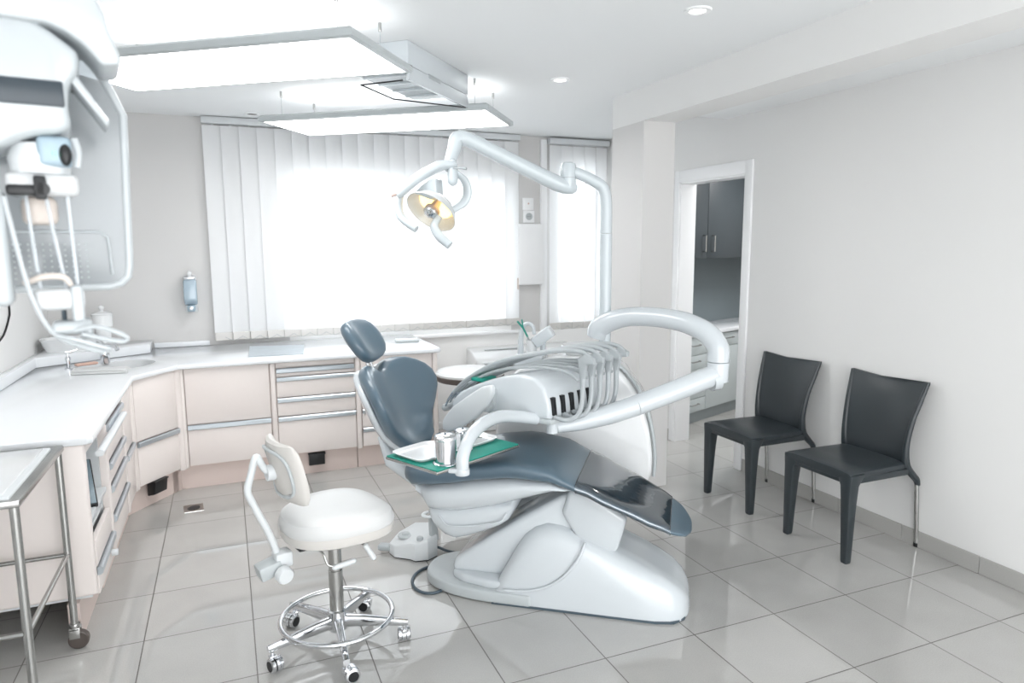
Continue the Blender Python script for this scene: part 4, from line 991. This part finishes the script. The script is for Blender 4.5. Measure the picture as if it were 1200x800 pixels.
# ------------------------------------------------------------------ foot control and its cable
fc = thing('foot_control', 'grey-white foot control with loop handle on the floor beside the chair base', 'foot control', (.79, 3.15, 0))
def floorpoly(pts): return [(x-.79, y-3.15) for x, y in pts]
o_ = floorpoly([(.665, 3.205), (.678, 3.150), (.742, 3.095), (.760, 3.066), (.82, 3.055), (.875, 3.085), (.898, 3.17), (.885, 3.25), (.82, 3.29), (.73, 3.275)])
def hz(x, y): return .058+.055*min(1, max(0, (x+.125)/.17))
bm = new(); rings = []
for k, f in ((1.0, .0), (1.0, .85), (.985, .95), (.94, 1.0), (.5, 1.01), (.05, 1.01)):
    rings.append([(x*k, y*k, .006+(hz(x*k, y*k)-.006)*f) for x, y in o_])
loft(bm, rings); obj('housing', bm, M_whitem, fc)
bm = new(); prism(bm, [(x*.99, y*.99, 0) for x, y in o_], (0, 0, .010), .002); obj('rubber_base', bm, M_black, fc)
bm = new(); box(bm, (-.035, -.022, .018), (.03, .022, .048), .010, 3, Matrix.Translation((-.14, .072, 0)) @ Matrix.Rotation(R(-32), 4, 'Z')); obj('pedal', bm, M_grey2, fc)
bm = new(); lathe(bm, [(.038, 0), (.036, .008), (.018, .009), (.016, .017), (.001, .018)], (-.045, .045, .084), seg=24); obj('dial', bm, M_greypl, fc)
bm = new(); lathe(bm, [(.016, 0), (.016, .012), (.012, .016), (.001, .016)], (.0, -.060, .098), seg=20); obj('button', bm, M_greypl, fc)
bm = new(); prism(bm, [(.055, -.075, .08), (.10, -.055, .08), (.085, -.045, .205), (.055, -.060, .205)], (-.008, .018, 0), .003); obj('handle_post', bm, M_greypl, fc)
bm = new(); tube(bm, [(.062+.034*cos(2*pi*k/24+.5), -.035+.034*sin(2*pi*k/24+.5), .207) for k in range(24)], .011, 10, closed=True, flat=.5); obj('handle_ring', bm, M_whitem, fc)
one('foot_control_cable', tube(new(), [(.885, 3.13, .03), (.93, 3.10, .012), (.97, 3.05, .0075), (.86, 3.0, .0075), (.76, 2.965, .0075), (.705, 2.90, .0075), (.690, 2.82, .0075), (.715, 2.755, .0075), (.77, 2.735, .0075), (.835, 2.78, .0075), (.90, 2.86, .0075)], .0065, 10, 6), M_cable, 'dark blue cable looping on the tiles beside the foot control', 'cable', (.80, 2.9, 0))

# ------------------------------------------------------------------ x-ray machine at the near left
xy = thing('x_ray_machine', 'white panoramic dental x-ray machine with bite fork and grips, close at the left edge', 'x-ray machine', (-.2418, 1.4804, 0), R(9.275))
def xb(bm, name, m, par=None, **k): return obj(name, bm, m, par or xy, **k)
bm = new(); pr = [(-.40, 2.02), (-.02, 2.02), (.03, 1.975), (.048, 1.934), (.066, 1.90), (.071, 1.873), (.088, 1.825), (.080, 1.815), (.056, 1.812), (.045, 1.828), (.030, 1.845), (.006, 1.862), (-.020, 1.872), (-.087, 1.873), (-.40, 1.873)]
prism(bm, [(x, -.06, z) for x, z in pr], (0, .14, 0), .010, 3); xb(bm, 'top_cover', M_opg)
bm = new(); pr = [(-.40, 1.885), (-.05, 1.885), (-.012, 1.862), (.024, 1.834), (.020, 1.80), (.004, 1.778), (.0, 1.74), (.004, 1.706), (-.018, 1.694), (-.045, 1.692), (-.075, 1.682), (-.105, 1.664), (-.14, 1.655), (-.40, 1.655)]
prism(bm, [(x, -.045, z) for x, z in pr], (0, .15, 0), .014, 3); up = xb(bm, 'sensor_head', M_opg)
bm = new(); box(bm, (-.40, -.049, 1.738), (-.004, -.03, 1.781), .004); xb(bm, 'dark_band', M_band, up)
bm = new(); prism(bm, [(.004, -.03, 1.79), (.016, -.03, 1.80), (.064, -.01, 1.725), (.058, -.01, 1.715)], (0, .09, 0), .006); xb(bm, 'ridge', M_opg, up)
po = [(-.40, 1.42), (.045, 1.42), (.066, 1.426), (.079, 1.440), (.083, 1.462), (.093, 1.764), (.066, 1.827), (.034, 1.879), (-.40, 1.882)]
bm = new(); prism(bm, [(x, .145, z) for x, z in po], (0, .012, 0), .003); pn = xb(bm, 'back_panel', M_smoke)
bm = new(); tube(bm, [(-.40, .15, 1.42), (.045, .15, 1.42), (.066, .15, 1.426), (.079, .15, 1.440), (.083, .15, 1.462), (.093, .15, 1.764), (.066, .15, 1.827), (.034, .15, 1.879)], .0085, 12, flat=1.0); xb(bm, 'panel_rim', M_opg, pn)
bm = new(); tube(bm, [(-.38, .143, 1.53), (.035, .143, 1.53), (.048, .143, 1.52), (.050, .143, 1.50), (.052, .143, 1.445)], .003, 8); xb(bm, 'panel_bead', M_opg, pn)
for j in range(8):
    pass
bm = new()
for j in range(7):
    for i in range(11): box(bm, (-.112+i*.012, .142, 1.438+j*.011), (-.109+i*.012, .146, 1.441+j*.011))
xb(bm, 'perforation', M_greypl, pn)
bm = new(); box(bm, (-.052, -.03, 1.640), (.0, .04, 1.692), .010, 3); pd = xb(bm, 'control_pod', M_blue)
bm = new(); ellipsoid(bm, (-.010, -.028, 1.660), (.010, .008, .019)); xb(bm, 'black_window', M_black, pd)
bm = new(); ellipsoid(bm, (-.027, -.031, 1.661), (.003, .003, .003), 10); xb(bm, 'led', M_led, pd)
bm = new(); tube(bm, [(.005, -.02, 1.69), (.010, -.02, 1.665), (.006, -.02, 1.64)], .006, 10, 3); xb(bm, 'pod_edge', M_opg, pd)
bm = new(); box(bm, (-.102, -.025, 1.590), (.006, .045, 1.628), .010, 3); cu = xb(bm, 'forehead_support', M_lampshell)
bm = new(); lathe(bm, [(.045, 1.628), (.048, 1.655), (.040, 1.68)], (-.05, .02, 0), seg=28); xb(bm, 'support_neck', M_whitem, cu)
bm = new(); box(bm, (-.100, -.045, 1.588), (-.055, -.025, 1.606), .005); box(bm, (-.060, -.05, 1.582), (-.042, -.02, 1.622), .004); cyl(bm, (-.048, -.05, 1.60), (-.048, -.02, 1.60), .011); xb(bm, 'temple_clamp', M_black)
bm = new(); box(bm, (-.085, .02, 1.54), (-.03, .05, 1.59), .012, 3); xb(bm, 'pad', M_skin)
bm = new(); tube(bm, [(-.104, -.04, 1.585), (-.098, -.04, 1.54), (-.082, -.04, 1.43), (-.066, -.04, 1.375), (-.048, -.045, 1.345), (-.02, -.05, 1.325)], .0042, 10, 6); xb(bm, 'white_tube', M_opg)
for x0, x1 in ((-.046, -.026), (-.013, -.009), (-.075, -.066)):
    bm = new(); tube(bm, [(x0, .0, 1.595), ((x0+x1)/2, .0, 1.50), (x1, .0, 1.42)], .003, 8, 3); xb(bm, 'clear_tube', M_tube)
bm = new(); box(bm, (-.135, -.05, 1.40), (-.104, .02, 1.60), .012, 3); xb(bm, 'side_upright', M_opg)
# chin rest, bite block, grips
bm = new(); box(bm, (-.078, -.03, 1.388), (.0, .035, 1.426), .010, 3); cr_ = xb(bm, 'chin_rest', M_lampshell)
bm = new(); box(bm, (-.022, -.035, 1.355), (-.002, .025, 1.432), .006, 3); xb(bm, 'bite_column', M_opg, cr_)
bm = new(); tube(bm, [(-.09, -.0, 1.436), (-.06, -.01, 1.448), (-.03, -.01, 1.446), (-.018, -.01, 1.428)], [.005, .006, .006, .004], 10, 4); xb(bm, 'peach_pad', M_skin, cr_)
bm = new(); cyl(bm, (-.035, .01, 1.35), (-.035, .01, 1.395), .004); xb(bm, 'pin', M_cable, cr_)
bm = new(); box(bm, (-.055, -.05, 1.345), (.004, .03, 1.368), .010, 3); box(bm, (-.012, -.045, 1.335), (.008, .02, 1.370), .006, 3); gb = xb(bm, 'grip_block', M_opg)
bm = new(); tube(bm, [(-.02, -.05, 1.352), (.01, -.06, 1.359), (.045, -.06, 1.346), (.060, -.055, 1.334), (.050, -.05, 1.328), (.02, -.05, 1.336), (-.01, -.05, 1.346)], .0045, 10, 5); xb(bm, 'grip', M_opg, gb)
bm = new(); tube(bm, [(-.045, -.055, 1.345), (-.02, -.065, 1.338), (.012, -.065, 1.325), (.030, -.06, 1.317), (.018, -.055, 1.313), (-.01, -.055, 1.324), (-.04, -.05, 1.338)], .0045, 10, 5); xb(bm, 'grip', M_opg, gb)
# what carries it, beyond the edge of the photograph
bm = new(); box(bm, (-.62, .0, .0), (-.48, .16, 2.10), .02); xb(bm, 'column', M_white)
bm = new(); box(bm, (-.66, -.10, .0), (-.42, .28, .03), .01); xb(bm, 'column_foot', M_white)
bm = new(); box(bm, (-.50, .02, 1.90), (-.36, .12, 2.0), .01); box(bm, (-.50, .02, 1.43), (-.13, .12, 1.47), .008); box(bm, (-.50, .02, 1.68), (-.36, .12, 1.80), .008); xb(bm, 'carrier', M_white)
one('cord', tube(new(), [(XL+.006, 4.25, 1.02), (XL+.006, 4.36, 1.05), (XL+.006, 4.47, 1.12), (XL+.006, 4.50, 1.18), (XL+.006, 4.50, 1.45)], .005, 8, 6), M_cord, 'black cord hanging on the left wall behind the x-ray machine', 'cord', (XL+.006, 4.4, 1.02))

# ------------------------------------------------------------------ light
def area(name, loc, rot, sx, sy, power, color=(1, 1, 1)):
    l = bpy.data.lights.new(name, 'AREA'); l.shape = 'RECTANGLE'; l.size = sx; l.size_y = sy; l.energy = power; l.color = color
    o = bpy.data.objects.new(name, l); COL.objects.link(o); o.location = loc; o.rotation_euler = rot; return o
area('daylight_main_window', (1.32, YB+.55, 1.45), (-pi/2, 0, 0), 2.4, 1.5, 3.5, (.97, .99, 1))
area('daylight_side_window', (2.83, YB+.45, 1.5), (-pi/2, 0, 0), .7, 1.6, .8, (.97, .99, 1))
area('fill_beyond_door', (4.3, 4.1, 2.28), (0, 0, 0), .6, .6, 12)  # added fill light, unseen, to brighten the room beyond the door
wd = bpy.data.worlds.new('daylight'); scene.world = wd; wd.use_nodes = True
bg = wd.node_tree.nodes['Background']; bg.inputs['Color'].default_value = (.98, .99, 1, 1); bg.inputs['Strength'].default_value = 1.9

# ------------------------------------------------------------------ camera
cam = bpy.data.cameras.new('camera'); co = bpy.data.objects.new('camera', cam); COL.objects.link(co)
cam.sensor_width = 36; cam.lens = 809.77/1200*36; cam.clip_start = .05; cam.clip_end = 60
pitch, roll, yaw = .139119677, -.005512085, .391383936
cy, sy_ = cos(yaw), sin(yaw)
def yw(d): return V((cy*d[0]+sy_*d[1], -sy_*d[0]+cy*d[1], d[2]))
F = V((0, cos(pitch), -sin(pitch))); Uv = V((0, sin(pitch), cos(pitch))); Rv = V((1, 0, 0))
X = yw(Rv*cos(roll)+Uv*sin(roll)); Y = yw(-Rv*sin(roll)+Uv*cos(roll)); Z = -yw(F)
co.matrix_world = Matrix(((X.x, Y.x, Z.x, 0), (X.y, Y.y, Z.y, 0), (X.z, Y.z, Z.z, 1.5), (0, 0, 0, 1)))
cam.dof.use_dof = True; cam.dof.focus_distance = 3.1; cam.dof.aperture_fstop = 2.8
scene.camera = co
scene.view_settings.view_transform = 'Standard'
scene.view_settings.look = 'None'
scene.view_settings.exposure = 1.36
scene.cycles.use_denoising = True
scene.cycles.max_bounces = 8; scene.cycles.transparent_max_bounces = 16
scene.cycles.sample_clamp_indirect = 6
